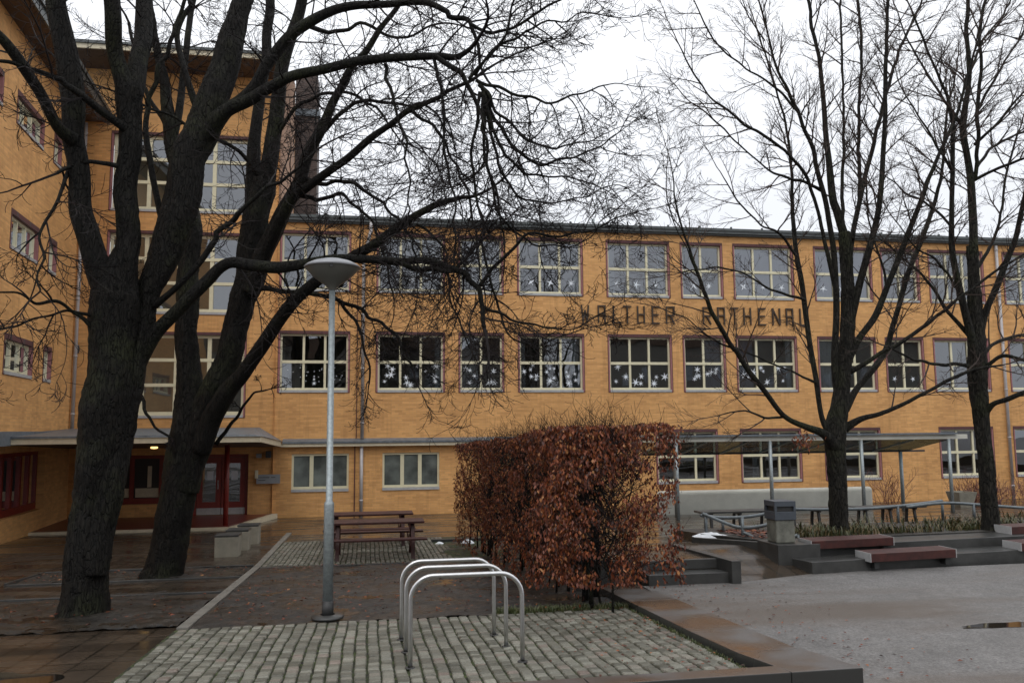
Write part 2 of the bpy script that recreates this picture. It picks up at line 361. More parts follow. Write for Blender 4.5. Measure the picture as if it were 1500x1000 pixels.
# upper plaza on the right (falls towards the building)
ya = [13.55]+[13.55+i*1.345 for i in range(1, 11)]+[29.6]
mb = MB()
for a, c in zip(ya[:-1], ya[1:]): mb.quad((3.35, a, zR(a)), (60, a, zR(a)), (60, c, zR(c)), (3.35, c, zR(c)))
st(mb.build('plaza_paving', M['paver']))
mb = MB(); mb.quad((3.3, 29.55, -.003), (60, 29.55, -.003), (60, 45, -.003), (3.3, 45, -.003)); st(mb.build('ground', M['paver']))
# ramp between asphalt and upper plaza
mb = MB(); mb.quad((5.36, 11.72, ZA), (6.80, 12.16, ZA), (6.45, 13.55, .933), (5.08, 13.55, .933)); st(mb.build('ramp', M['paver']))
# asphalt yard
mb = MB(); mb.f = []
mb.v = [(3.9, 6.6, ZA), (60, 6.6, ZA), (60, 20, ZA), (6.7, 12.6, ZA), (5.3, 11.75, ZA), (3.9, 11.75, ZA), (60, -60, ZA), (-40, -60, ZA), (-40, 6.6, ZA)]
mb.f = [(0, 1, 2, 3), (0, 3, 4, 5), (7, 6, 1, 8)]
mb.v[2] = (60, 12.7, ZA); mb.v[3] = (6.8, 12.25, ZA)
st(mb.build('asphalt_yard', M['asphalt']))
# puddle
mb = MB(); c = onZ(1475, 915, ZA+.004); n = 60; ring = []
for i in range(n):
    a = 2*PI*i/n; r = 1+.28*noise.noise(Vector((math.cos(a)*1.5, math.sin(a)*1.5, 4)))
    r *= 1+.25*noise.noise(Vector((math.cos(a)*5, math.sin(a)*5, 4))); ring.append((c.x+.15+.75*r*math.cos(a), c.y+.12*r*math.sin(a)+.03*math.cos(a*3), ZA+.004))
mb.v = ring; mb.f = [tuple(range(n))]
M['water'] = glassmat('puddle_water', (.02, .016, .012), 1.33, .03)
tag(mb.build('puddle', M['water']), 'shallow puddle on the asphalt at the right picture edge', 'puddle'); 
for o in (COL.objects[-1],): o['kind'] = 'structure'; del o['label']; del o['category']
mb = MB(); c = Vector((-3.35, 8.35, 0)); ring = []
for i in range(n):
    a = 2*PI*i/n; r = 1+.3*noise.noise(Vector((math.cos(a)*1.5, math.sin(a)*1.5, 9)))
    y = c.y+.36*r*math.sin(a); ring.append((c.x+.52*r*math.cos(a), y, zL(y)+.004))
mb.v = ring; mb.f = [tuple(range(n))]; st(mb.build('puddle', M['water']))
# beds
st(sheet('soil_bed', -2.08, 3.32, 10.55, 17.05, zL, M['soil'], 120, 150, .014, .035))
st(sheet('soil_bed', 1.55, 3.32, 17.05, 20.6, zL, M['soil'], 20, 40, .03, .03))
st(sheet('tree_pit_soil', -9, -2.26, 10.75, 13.75, zL, M['soil'], 150, 60, .012, .05, mask=True))
st(sheet('tree_pit_soil', -6.1, -2.26, 15.8, 17.45, zL, M['soil'], 100, 40, .012, .05))
# kerb line perpendicular to the facade
M['kerb'] = simple('kerb_stone', (.17, .16, .14), .55, var=.3, scale=5, bump=.4)
mb = MB()
y = 10.62
while y < 24:
    y2 = min(y+1.0, 24)-.012
    mb.prism([(-2.235, y), (-2.10, y), (-2.10, y2), (-2.235, y2)], lambda x, y: zL(y)-.2, lambda x, y: zL(y)+.03); y += 1.0
st(mb.build('kerb_strip', M['kerb'], bevel=.006))
mb = MB()
for i in range(4):
    x0 = -2.09+i*.93; mb.box(x0, x0+.92, 17.02, 17.10, zL(17.1)-.2, zL(17.1)+.035)
st(mb.build('kerb_strip', M['concd'], bevel=.006))
mb = MB()
mb.box(-6.1, -2.25, 17.45, 17.52, zL(17.5)-.2, zL(17.5)+.05)
mb.prism([(-6.16, 15.8), (-6.1, 15.8), (-6.1, 17.52), (-6.16, 17.52)], lambda x, y: zL(y)-.2, lambda x, y: zL(y)+.05)
mb.box(-6.1, -2.25, 15.74, 15.8, zL(15.8)-.2, zL(15.8)+.03)
mb.box(-9, -2.25, 13.75, 13.81, zL(13.8)-.2, zL(13.8)+.035)
st(mb.build('kerb_strip', M['concd'], bevel=.006))
# cobbles as real stones on a mossy bed
def cobbles(name, x0, x1, y0, y1, sx, sy, dz, wob=.02, clip=None):
    mb = MB(); rnd = random.Random(5); nx = int((x1-x0)/sx); 
    for i in range(nx):
        y = y0+rnd.random()*sy*.8-sy
        while y < y1:
            ln = sy*rnd.uniform(.7, 1.3); gap = .005
            ya_, yb_ = max(y, y0), min(y+ln, y1)
            if yb_-ya_ > .03:
                def X(xx, yy): return xx+wob*noise.noise(Vector((xx*.9, yy*.9, 2)))+.009*noise.noise(Vector((i*3.3, yy*3.0, 8)))
                xa, xb = x0+i*sx+gap+rnd.uniform(0, .006), x0+(i+1)*sx-gap-rnd.uniform(0, .006)
                if clip is None or clip((xa+xb)/2, (ya_+yb_)/2):
                    c = [(X(xa, ya_), ya_+gap), (X(xb, ya_), ya_+gap+rnd.uniform(-.014, .014)), (X(xb, yb_), yb_-gap), (X(xa, yb_), yb_-gap+rnd.uniform(-.008, .008))]
                    mx = sum(p[0] for p in c)/4; my = sum(p[1] for p in c)/4; h = dz+rnd.uniform(-.006, .006); n0 = len(mb.v)
                    tx, ty = rnd.uniform(-.05, .05), rnd.uniform(-.05, .05)
                    for (s_, hh) in ((1, -.03), (.97, h-.012), (.80, h)):
                        for p in c:
                            px, py = mx+(p[0]-mx)*s_, my+(p[1]-my)*s_
                            mb.v.append((px, py, zL(py)+hh+(px-mx)*tx+(py-my)*ty if hh > 0 else zL(py)+hh))
                    mb.v.append((mx, my, zL(my)+h+.003))
                    for a in range(2):
                        for k in range(4):
                            q = n0+a*4; mb.f.append((q+k, q+(k+1) % 4, q+4+(k+1) % 4, q+4+k))
                    for k in range(4): mb.f.append((n0+8+k, n0+8+(k+1) % 4, n0+12))
            y += ln
    return mb.build(name, M['cobble'], smooth=False)
st(sheet('cobble_bed', -2.24, 3.34, 6.86, 10.58, zL, M['moss'], 4, 4, .006))
st(cobbles('cobblestones', -2.2, 3.30, 6.93, 10.54, .122, .112, .026))
st(sheet('cobble_bed', -2.08, 3.0, 17.12, 21.6, zL, M['moss'], 4, 4, .03))
st(cobbles('cobblestones', -2.06, 2.2, 17.14, 21.55, .10, .10, .047, clip=lambda x, y: x < 1.75-(y-17.1)*.02+.15*math.sin(y*3)))
# front and right retaining kerb slabs
g_ = 'dark concrete kerb blocks edging the cobbled terrace'
zk = lambda x, y: CZ-(1.68+.052*y)
M['kerbside'] = simple('kerb_block_side', (.05, .05, .048), .4, var=.3, scale=5, bump=.3)
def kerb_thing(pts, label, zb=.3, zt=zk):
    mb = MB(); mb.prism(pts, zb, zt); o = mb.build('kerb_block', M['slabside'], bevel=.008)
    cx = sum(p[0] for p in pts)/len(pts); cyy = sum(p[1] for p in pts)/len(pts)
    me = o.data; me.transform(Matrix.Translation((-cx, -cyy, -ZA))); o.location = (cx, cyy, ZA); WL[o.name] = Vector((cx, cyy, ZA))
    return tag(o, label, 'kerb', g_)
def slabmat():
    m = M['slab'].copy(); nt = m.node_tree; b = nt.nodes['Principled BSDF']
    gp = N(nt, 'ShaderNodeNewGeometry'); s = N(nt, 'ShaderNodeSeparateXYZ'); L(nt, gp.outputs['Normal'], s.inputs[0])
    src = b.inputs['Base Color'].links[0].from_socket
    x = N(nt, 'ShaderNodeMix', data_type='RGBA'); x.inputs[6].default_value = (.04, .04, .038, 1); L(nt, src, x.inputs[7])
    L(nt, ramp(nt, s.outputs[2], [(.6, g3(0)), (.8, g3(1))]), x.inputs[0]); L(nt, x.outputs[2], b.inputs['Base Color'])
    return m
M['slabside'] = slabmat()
edges = [-12, -10.5, -9, -7.5, -6, -4.5, -3, -1.5, 0, 1.75, 3.47]
names = ['first kerb block of the terrace edge counted from the far left, outside the picture']
for i, (a, c) in enumerate(zip(edges[:-1], edges[1:])):
    if c <= 0: continue
    kerb_thing([(a+.004, 6.62), (c-.004, 6.62), (c-.004, 6.86), (a+.004, 6.86)], ['', 'dark kerb block at the lower picture edge, second left of the corner slab', 'long dark kerb block in front of the cobbles, directly left of the corner slab'][1 if i < len(edges)-2 else 2])
kerb_thing([(3.474, 6.62), (4.12, 6.62), (4.02, 7.45), (3.36, 7.45)], 'wide corner kerb slab at the front right end of the cobbled terrace')
ys = [7.458, 8.45, 9.45, 10.6, 12.2, 14.2, 16.5, 19.5]
lb = ['wet kerb slab next behind the corner slab, with a rusty puddle stain', 'middle kerb slab between cobbles and asphalt, rusty wet stain on top', 'kerb slab beside the near foot of the hedge', 'kerb slab under the overhanging end of the hedge', 'kerb slab behind the hedge next to the steps', 'kerb slab behind the hedge beyond the steps', 'farthest kerb slab behind the hedge']
for a, c, l in zip(ys[:-1], ys[1:], lb):
    f = lambda y: 3.33 if y > 8 else 3.36
    wd = lambda y: 3.9+(7.46-y)*.0+(.1 if y < 8 else 0)
    kerb_thing([(f(a), a), (3.98, a), (3.98, c-.008), (f(c), c-.008)], l, zb=.0, zt=zk if c < 12.3 else (lambda x, y: max(zR(y), zL(y))+.03))
# remaining fill beneath the kerbs
# ------------------------------------------------------------------ steps and cheek wall
t = empty('stone_steps', (4.7, 11.6, ZA), 'two dark concrete steps beside the hedge with a low cheek wall', 'steps')
mb = MB(); mb.box(3.99, 5.22, 11.72, 12.06, .3, ZA+.15); mb.build('lower_step', M['concd'], t, bevel=.006)
mb = MB(); mb.prism([(3.99, 12.06), (5.2, 12.06), (5.1, 13.54), (3.99, 13.54)], .3, lambda x, y: ZA+.285 if y < 13 else .945); mb.build('upper_step', M['paver'], t)
mb = MB(); mb.box(3.99, 5.2, 12.045, 12.12, ZA+.16, ZA+.30); mb.build('step_edge', M['concd'], t, bevel=.005)
mb = MB(); mb.prism([(5.225, 11.62), (5.37, 11.62), (5.12, 13.5), (5.0, 13.5)], .3, .99); mb.build('cheek_wall', M['concd'], t, bevel=.006)
# ------------------------------------------------------------------ tiers on the right
def ye(x, base=12.12): return base+(x-6.8)*.105
t = empty('terraced_seating_wall', (12, 12.8, ZA), 'two tiered dark concrete seating wall edging the planted bed under the bare trees', 'retaining wall')
mb = MB(); mb.prism([(6.76, 12.1), (40, 12.1+33.2*.105), (40, 18), (6.5, 13.1)], .3, .845); mb.build('lower_tier', M['concd'], t, bevel=.008)
mb = MB(); mb.prism([(7.18, 12.68), (40, 12.72+33*.085), (40, 19), (6.45, 14.4), (6.48, 12.66)], .3, lambda x, y: 1.0); mb.build('upper_tier', M['concd'], t, bevel=.008)
mb = MB(); mb.prism([(6.42, 12.52), (7.14, 12.5), (7.12, 13.2), (6.40, 13.2)], .5, 1.06); mb.build('plinth', M['concd'], t, bevel=.008)
mb = MB(); mb.prism([(6.42, 13.2), (6.56, 13.2), (5.9, 14.55), (5.76, 14.5)], .5, lambda x, y: 1.02-(y-13.2)*.05); mb.build('side_kerb', M['concd'], t, bevel=.006)
mb = MB(); mb.prism([(6.56, 13.25), (40, 15.6), (40, 17.6), (20, 16.4), (5.95, 15.9), (5.95, 14.5)], .2, lambda x, y: 1.03-(max(y, 14.2)-14.2)*.06)
st(mb.build('planting_soil', M['soil']))
# ground cover + leaves on planter
def blades(name, n, rnd, region, zf, h0, h1, w, mat, lean=.5):
    mb = MB()
    for _ in range(n):
        x, y = region(rnd); z = zf(x, y); h = rnd.uniform(h0, h1); a = rnd.uniform(0, 2*PI); l = rnd.uniform(.1, lean)*h
        dx, dy = math.cos(a), math.sin(a); wx, wy = -dy*w/2, dx*w/2; k = len(mb.v)
        mb.v += [(x-wx, y-wy, z), (x+wx, y+wy, z), (x+dx*l*.4+wx, y+dy*l*.4+wy, z+h*.6), (x+dx*l*.4-wx, y+dy*l*.4-wy, z+h*.6), (x+dx*l, y+dy*l, z+h)]
        mb.f += [(k, k+1, k+2, k+3), (k+3, k+2, k+4)]
    return mb.build(name, mat)
rnd = random.Random(3)
def reg(r):
    while True:
        x = r.uniform(7.2, 22); y = 13.45+(x-7)*.085+abs(r.gauss(0, .55))
        if noise.noise(Vector((x*.8, y*.8, 1))) > -.25 and y < 16: return x, y
o = blades('ground_cover', 6500, rnd, reg, lambda x, y: 1.0, .05, .20, .022, M['cover'], 1.0); struct(o, 'stuff', 'low brown green ground cover on the planted bed by the two right trees')
def flakes(name, n, rnd, region, zf, s, mat):
    mb = MB()
    for _ in range(n):
        x, y = region(rnd); z = zf(x, y)+.012; a = rnd.uniform(0, 2*PI); k = len(mb.v); q = s*rnd.uniform(.6, 1.3)
        c_, s_ = math.cos(a)*q, math.sin(a)*q; t1, t2 = rnd.uniform(0, .6)*q, rnd.uniform(0, .6)*q
        mb.v += [(x-c_, y-s_, z), (x+s_*.5, y-c_*.5, z+t1), (x+c_, y+s_, z+t2*.4), (x-s_*.5, y+c_*.5, z+t2)]
        mb.f.append((k, k+1, k+2, k+3))
    return mb.build(name, mat)
o = flakes('fallen_leaves', 260, rnd, lambda r: (r.uniform(6.4, 7.2), r.uniform(13.4, 15)), lambda x, y: 1.03-(max(y, 14.2)-14.2)*.06, .05, M['leaf']); struct(o, 'stuff', 'brown fallen leaves heaped behind the bent rail left of the bin')
o = flakes('fallen_leaves', 900, rnd, lambda r: (r.uniform(-2, 3.2), r.uniform(10.7, 17)), lambda x, y: zL(y)+.03, .028, M['leaf']); struct(o, 'stuff', 'scattered brown leaves on the dark soil behind the bike stands')
o = flakes('fallen_leaves', 420, rnd, lambda r: (r.uniform(-8, -2.3), r.choice((r.uniform(11, 13.5), r.uniform(15.9, 17.3)))), lambda x, y: zL(y)+.03, .03, M['leaf']); struct(o, 'stuff', 'a few leaves on the soil round the two large trunks')
o = flakes('fallen_leaves', 260, rnd, lambda r: (4.0+abs(r.gauss(0, .9)), r.uniform(7, 12)), lambda x, y: ZA+.002, .022, M['leaf']); struct(o, 'stuff', 'brown leaves blown over the asphalt next to the hedge')
o = flakes('fallen_leaves', 160, rnd, lambda r: (3.3-abs(r.gauss(0, .8)), r.uniform(7, 10.5)), lambda x, y: zL(y)+.035, .022, M['leaf']); struct(o, 'stuff', 'a few brown leaves on the cobbles near the hedge')
o = blades('grass', 1800, rnd, lambda r: (r.uniform(1.6, 3.3), 10.5+abs(r.gauss(0, .16))), lambda x, y: zL(y)+.01, .03, .09, .009, M['grass'], .9); struct(o, 'stuff', 'patch of green grass at the near foot of the hedge')
o = blades('grass', 900, rnd, lambda r: (3.31-abs(r.gauss(0, .03)), r.uniform(7, 10.5)), lambda x, y: zL(y)+.01, .015, .05, .008, M['grass'], .9); struct(o, 'stuff', 'thin moss and grass along the kerb beside the cobbles')
# ------------------------------------------------------------------ SCHOOL BUILDING
B = empty('school_building', (0, FY, 0), 'three storey orange brick school with cream gridded windows, stair tower and side wing', 'school')
fac = lambda u, d, z: (u, FY+d, z)
WC = Vector((-9.72, 29.5, 0)); WE = Vector((.07567, -.99713, 0)); WN = Vector((.99713, .07567, 0))
def wing(u, d, z):
    p = WC+WE*u-WN*d; return (p.x, p.y, z)
def wall(name, tf, x0, x1, z0, z1, rects, mat, depth=.34, flip=False):
    xs = sorted(set([x0, x1]+[v for r in rects for v in (r[0], r[1])])); zs = sorted(set([z0, z1]+[v for r in rects for v in (r[2], r[3])]))
    mb = MB()
    def q(*p):
        p = [tf(*a) for a in p]
        if flip: p = p[::-1]
        mb.quad(*p)
    for i in range(len(xs)-1):
        for j in range(len(zs)-1):
            cx, cz = (xs[i]+xs[i+1])/2, (zs[j]+zs[j+1])/2
            if any(r[0] < cx < r[1] and r[2] < cz < r[3] for r in rects): continue
            q((xs[i], 0, zs[j]), (xs[i+1], 0, zs[j]), (xs[i+1], 0, zs[j+1]), (xs[i], 0, zs[j+1]))
    for a, b_, c, d in rects:
        q((a, 0, c), (a, depth, c), (a, depth, d), (a, 0, d)); q((b_, depth, c), (b_, 0, c), (b_, 0, d), (b_, depth, d))
        q((a, 0, d), (a, depth, d), (b_, depth, d), (b_, 0, d)); q((a, depth, c), (a, 0, c), (b_, 0, c), (b_, depth, c))
    return mb.build(name, mat, B)
rg = random.Random(11)
def star(tf, u, z, r, d, rot, arms=6):
    mb = MB(); n = arms*2; k = 0; pts = []
    for i in range(n):
        a = rot+PI*i/arms; rr = r*(rg.uniform(.8, 1.1) if i % 2 == 0 else .24)
        pts.append((u+rr*math.sin(a), z+rr*math.cos(a)))
    mb.v = [tf(p[0], d, p[1]) for p in pts]+[tf(p[0], d+.004, p[1]) for p in pts]
    mb.v += [tf(u, d, z), tf(u, d+.004, z)]
    for i in range(n):
        j = (i+1) % n
        mb.f += [(2*n, i, j), (i, n+i, n+j, j), (2*n+1, n+j, n+i)]
    return mb
def window(tf, x0, x1, z0, z1, cols, rows, glass='glass', ring=(.07, .11), fr=.065, mul=.08, tr=.10, surround=True, name='window', rec=.10, fm='cream', deco=None, zfr=None, curt=None):
    org = Vector(tf((x0+x1)/2, 0, z0))
    rs, rt = ring if surround else (0, 0)
    a, b_, c, d = x0+rs, x1-rs, z0+(.03 if surround else 0), z1-rt
    mb = MB()
    mb.box(a, a+fr, rec, rec+.08, c+.06, d, tf); mb.box(b_-fr, b_, rec, rec+.08, c+.06, d, tf)
    mb.box(a+fr, b_-fr, rec+.002, rec+.08, d-fr, d, tf); mb.box(a+fr, b_-fr, rec+.002, rec+.08, c+.06, c+.06+fr*1.2, tf)
    ia, ib, ic, id_ = a+fr, b_-fr, c+.06+fr*1.2, d-fr
    cw = (ib-ia)/cols
    zz = [ic+(id_-ic)*k/rows for k in range(rows+1)] if zfr is None else [ic+(id_-ic)*k for k in zfr]
    for k in range(1, cols): mb.box(ia+cw*k-mul/2, ia+cw*k+mul/2, rec+.004, rec+.078, ic, id_, tf)
    for k in range(1, len(zz)-1): mb.box(ia, ib, rec-.012, rec+.075, zz[k]-tr/2, zz[k]+tr/2, tf)
    w = mb.build(name, M[fm], B, org)
    g = MB()
    for i in range(cols):
        for k in range(len(zz)-1):
            t1, t2 = rg.uniform(-.004, .004), rg.uniform(-.004, .004); pa, pb, pc, pd = ia+cw*i, ia+cw*(i+1), zz[k], zz[k+1]
            D = rec+.05
            g.quad(tf(pa, D-t1-t2, pc), tf(pb, D+t1-t2, pc), tf(pb, D+t1+t2, pd), tf(pa, D-t1+t2, pd))
    g.build('glass_panes', M[glass], w, org)
    if curt:
        for ca, cb2, mm in curt:
            s = MB(); u = ia+(ib-ia)*ca; e_ = ia+(ib-ia)*cb2; k = 0
            while u < e_-.01:
                v = min(u+.09, e_); d0 = rec+.16+.03*(k % 2); s.quad(tf(u, d0, ic), tf(v, rec+.16+.03*((k+1) % 2), ic), tf(v, rec+.16+.03*((k+1) % 2), id_), tf(u, d0, id_)); u = v; k += 1
            s.build('curtain', M[mm], w, org)
    if surround:
        s = MB(); e = -.012
        s.box(x0, x1, e, .1, d, z1, tf); s.build('brick_lintel', M['soldier'], w, org)
        s = MB(); s.box(x0, a, e+.002, .11, z0, d, tf); s.box(b_, x1, e+.002, .11, z0, d, tf); s.box(a, b_, .0, .11, z0, z0+.012, tf)
        s.build('brick_jamb', M['lit_reveal'] if tf is fac else M['lit_reveal'], w, org)
        s = MB(); s.box(x0-.001, x0+.02, e-.004, e+.03, z0, d-.001, tf); s.box(x1-.02, x1+.001, e-.004, e+.03, z0, d-.001, tf); s.box(x0+.02, x1-.02, e-.006, e+.03, z0-.012, z0+.012, tf); s.build('jamb_edge', M['soldier'], w, org)
    s = MB(); s.box(a+.002, b_-.002, -.035, rec+.02, c-.03, c+.055, tf); s.build('sill', M['sill'], w, org)
    if deco:
        for (u, z, r, ar) in deco(ia, cw, zz):
            star(tf, u, z, r, rec+.03, rg.uniform(0, 1), ar).build('window_sticker', M['white'], w, Vector(tf(u, rec+.03, z)))
    return w
def snowf(n, lo=.05, hi=.11, rows=1):
    def f(ia, cw, zz):
        o = []
        for i in range(round(n)):
            c = i % 3 if cw*3 < 2.6 else i % 3
            o.append((ia+cw*c+rg.uniform(.15, .85)*cw*.98, zz[0]+(zz[1]-zz[0])*rg.uniform(.10, .92), rg.uniform(lo*.8, hi*1.15), rg.choice((6, 6, 8))))
        return o
    return f
def snow2(n, lo=.05, hi=.11):
    def f(ia, cw, zz): return [(ia+cw*(i % 2)+rg.uniform(.18, .82)*cw, zz[0]+(zz[1]-zz[0])*rg.uniform(.12, .85), rg.uniform(lo, hi), 6) for i in range(n)]
    return f
def dots(n):
    def f(ia, cw, zz):
        o = [(ia+cw*1.5, zz[0]+.16, .10, 12), (ia+cw*1.5, zz[0]+.30, .07, 12), (ia+cw*1.5, zz[0]+.40, .045, 12)]
        for i in range(n):
            c = i % 3; o.append((ia+cw*c+rg.uniform(.12, .88)*cw, zz[0]+(zz[1]-zz[0])*rg.uniform(.1, .9), .028, 8))
        return o
    return f
def paper(k):
    def f(ia, cw, zz): return [(ia+cw*(i+.5)+rg.uniform(-.08, .08), zz[0]+(zz[1]-zz[0])*.38, rg.uniform(.13, .20), rg.choice((4, 5, 7))) for i in range(k)]
    return f
C3 = [(-3.16, -.70), (.19, 2.64), (5.29, 7.79), (8.68, 11.19), (13.75, 16.26), (17.12, 19.62), (22.11, 24.62), (25.5, 28.0), (30.6, 33.1), (33.9, 36.4)]
C2 = [(3.12, 4.79), (11.61, 13.33), (20.01, 21.70), (28.5, 30.2)]
rects = []
R1, R2 = (7.80, 9.98), (4.25, 6.41)
for a, b_ in C3+C2:
    rects += [(a, b_, *R1), (a, b_, *R2)]
GF = [(10.45, 12.89), (13.78, 16.27), (17.21, 19.60), (22.13, 24.55), (25.45, 27.9), (30.6, 33.1)]
GL = [(-2.63, -.70), (.45, 2.44)]
rects += [(a, b_, .86, 2.87) for a, b_ in GF]+[(a, b_, .88, 2.14) for a, b_ in GL]
DOOR = (-5.85, -4.05, .13, 2.17); RW = (-8.75, -5.95, .55, 2.17)
TW = [(-8.85, -4.20, 3.40, 6.32), (-8.85, -4.20, 6.92, 9.80), (-8.85, -4.20, 10.46, 13.28)]
wall('facade_wall', fac, -3.24, 45, 0, 10.36, [r for r in rects], M['brick'])
TX = -3.24
tfac = lambda u, d, z: (u, FY-.015+d, z)
wall('tower_wall', tfac, -9.9, TX, 0, 15.45, [DOOR, RW]+TW, M['brick'])
mb = MB(); mb.quad((TX, FY-.10, 0), (TX, FY+9, 0), (TX, FY+9, 15.45), (TX, FY-.10, 15.45)); mb.build('tower_side_wall', M['brickw'], B)
mb = MB(); mb.box(-9.9, TX+.42, FY+6, FY+6.3, 0, 15.5); mb.build('rear_wall', M['brick'], B)
for za_, zb_ in ((.3, 3.3), (3.75, 6.9), (7.3, 10.15)):
    mb = MB(); mb.quad((-3.1, FY+4.5, za_), (44, FY+4.5, za_), (44, FY+4.5, zb_), (-3.1, FY+4.5, zb_)); mb.build('room_back_wall', M['room'], B)
    mb = MB(); mb.box(-3.1, 44, FY+.36, FY+4.6, zb_, zb_+.2); mb.build('floor_slab', M['room'], B)
    for x in (-3.1, 3.0, 8.3, 13.5, 19.85, 25.1, 30.4, 37): mb = MB(); mb.box(x, x+.15, FY+.36, FY+4.5, za_, zb_); mb.build('partition', M['room'], B)
mb = MB(); mb.quad((-9.6, FY+3.5, 3.2), (TX-.1, FY+3.5, 3.2), (TX-.1, FY+3.5, 15.3), (-9.6, FY+3.5, 15.3)); mb.build('stair_back_wall', M['room'], B)
for z in (3.2, 6.5, 10.0, 13.7): mb = MB(); mb.box(-9.6, TX-.1, FY+.5, FY+3.5, z, z+.2); mb.build('stair_landing', M['room'], B)
mb = MB(); p = [wing(u, 3.0, z) for u, z in ((0, 0), (15.9, 0), (15.9, 13.4), (0, 13.4))]; mb.quad(*p); mb.build('room_back_wall', M['room'], B)
# windows
pal = {17.12: 'glasst', 13.75: 'glasst', 20.01: 'glasst', 11.61: 'glasst', 8.68: 'glasst'}
pal = {}
for i, (a, b_) in enumerate(C3):
    window(fac, a, b_, *R1, 3, 2, 'glass', deco=paper(3) if i in (1, 2, 3, 4, 5) else None, curt={3: [(.02, .12, 'curtain'), (.88, .98, 'curtain')], 4: [(0, 1, 'blind')], 5: [(0, 1, 'blind')], 2: [(.9, 1, 'curtain')], 7: [(.3, .6, 'curtain')]}.get(i))
    dc = {0: dots(30), 1: snowf(13, .09, .15), 2: snowf(16, .09, .15), 3: snowf(9, .13, .19), 4: snowf(9, .11, .17)}.get(i)
    window(fac, a, b_, *R2, 3, 2, 'glass', deco=dc, curt={1: [(.9, 1, 'curtain')], 2: [(0, .08, 'curtain'), (.86, 1, 'curtain')], 4: [(.05, .3, 'blind'), (.9, 1, 'curtain')], 5: [(0, .35, 'curtain')], 7: [(.6, 1, 'curtain')]}.get(i))
for i, (a, b_) in enumerate(C2):
    window(fac, a, b_, *R1, 2, 2, pal.get(a, 'glass'), deco=paper(2) if i in (0, 1) else None)
    window(fac, a, b_, *R2, 2, 2, 'glass', deco=snow2(8, .10, .16) if i in (0, 1) else (paper(2) if i == 2 else None), curt=[(0, .45, 'curtain')] if i == 0 else ([(.5, 1, 'blind')] if i == 1 else None))
for i, (a, b_) in enumerate(GF): window(fac, a, b_, .86, 2.87, 3, 2, 'glass', curt=[(.2, .34, 'curtain')] if i == 1 else None)
for a, b_ in GL: window(fac, a, b_, .88, 2.14, 3, 1, 'glassf', surround=False, mul=.13, fr=.07, rec=.05)
for r in TW:
    w = window(tfac, *r, 4, 3, 'glass', ring=(.07, .10), mul=.13, fr=.10, tr=.11, rec=.14, zfr=(0, .36, .70, 1))
# wing
WR = []
for z0, z1 in ((4.44, 5.50), (7.70, 8.76), (11.04, 11.96)): WR += [(4.33, 6.66, z0, z1), (7.7, 10.0, z0, z1), (2.54, 3.35, z0, z1), (11.2, 13.5, z0, z1)]
WG = (2.65, 8.5, .72, 2.42)
wall('wing_wall', wing, -.02, 16, 0, 13.56, WR+[WG], M['brickw'], flip=True)
for i, r in enumerate(WR): window(wing, *r, 1 if r[0] == 2.54 else 3, 1, 'glass', ring=(.06, .14), mul=.08, rec=.09)
# wing red glazing
def redglaze(tf, r, cols, name, rows=1, rec=.2, base=True):
    org = Vector(tf((r[0]+r[1])/2, 0, r[2])); mb = MB(); x0, x1, z0, z1 = r; fr = .12
    mb.box(x0, x1, rec, rec+.1, z1-fr, z1, tf); mb.box(x0, x1, rec, rec+.1, z0, z0+fr*1.6, tf)
    cw = (x1-x0)/cols
    for k in range(cols+1):
        u = x0+cw*k; mb.box(max(x0, u-.07), min(x1, u+.07), rec+.003, rec+.097, z0+fr*1.6, z1-fr, tf)
    w = mb.build(name, M['redp'], B, org)
    g = MB()
    for k in range(cols):
        g.quad(tf(x0+cw*k, rec+.06, z0+.05), tf(x0+cw*(k+1), rec+.06, z0+.05), tf(x0+cw*(k+1), rec+.06, z1-.05), tf(x0+cw*k, rec+.06, z1-.05))
    g.build('glass_panes', M['glass'], w, org)
    return w
redglaze(wing, WG, 8, 'red_window_wall')
w = redglaze(tfac, RW, 3, 'red_window_wall')
org = Vector(tfac((RW[0]+RW[1])/2, 0, RW[2]))
mb = MB()
for k in range(3):
    x0 = RW[0]+.0667+k*.9333; mb.box(x0+.05, x0+.82, .235, .25, RW[2]+.22, RW[2]+.52, tfac); mb.box(x0+.42, x0+.55, .236, .251, RW[2]+.55, RW[2]+1.25, tfac)
mb.build('inner_panel', M['creamd'], w, org)
# doors
def door(x0, x1, z0, z1, label, hx):
    org = Vector(tfac((x0+x1)/2, 0, z0)); mb = MB(); e = .16
    mb.box(x0, x0+.17, e, e+.06, z0+.22, z1, tfac); mb.box(x1-.17, x1, e, e+.06, z0+.22, z1, tfac)
    mb.box(x0+.17, x1-.17, e, e+.06, z1-.2, z1, tfac); mb.box(x0+.17, x1-.17, e, e+.06, z0+.22, z0+.42, tfac)
    d = mb.build('door', M['redp'], B, org); d['label'] = label
    g = MB(); g.quad(tfac(x0+.1, e+.03, z0+.3), tfac(x1-.1, e+.03, z0+.3), tfac(x1-.1, e+.03, z1-.1), tfac(x0+.1, e+.03, z1-.1)); g.build('glass_pane', M['glass'], d, org)
    g = MB(); g.box(x0, x1, e-.006, e+.06, z0, z0+.22, tfac); g.build('kick_plate', M['sill'], d, org)
    g = MB(); g.tube([Vector(tfac(hx, e-.05, z0+.85)), Vector(tfac(hx, e-.05, z0+1.15))], [.016, .016], 8); g.box(hx-.012, hx+.012, e-.05, e+.01, z0+.87, z0+.9, tfac); g.box(hx-.012, hx+.012, e-.05, e+.01, z0+1.1, z0+1.13, tfac); g.build('door_handle', M['steel'], d, org)
    g = MB(); g.box((x0+x1)/2-.08, (x0+x1)/2+.13, e+.018, e+.026, z0+1.15, z0+1.45, tfac); g.build('paper_notice', M['white'], d, org)
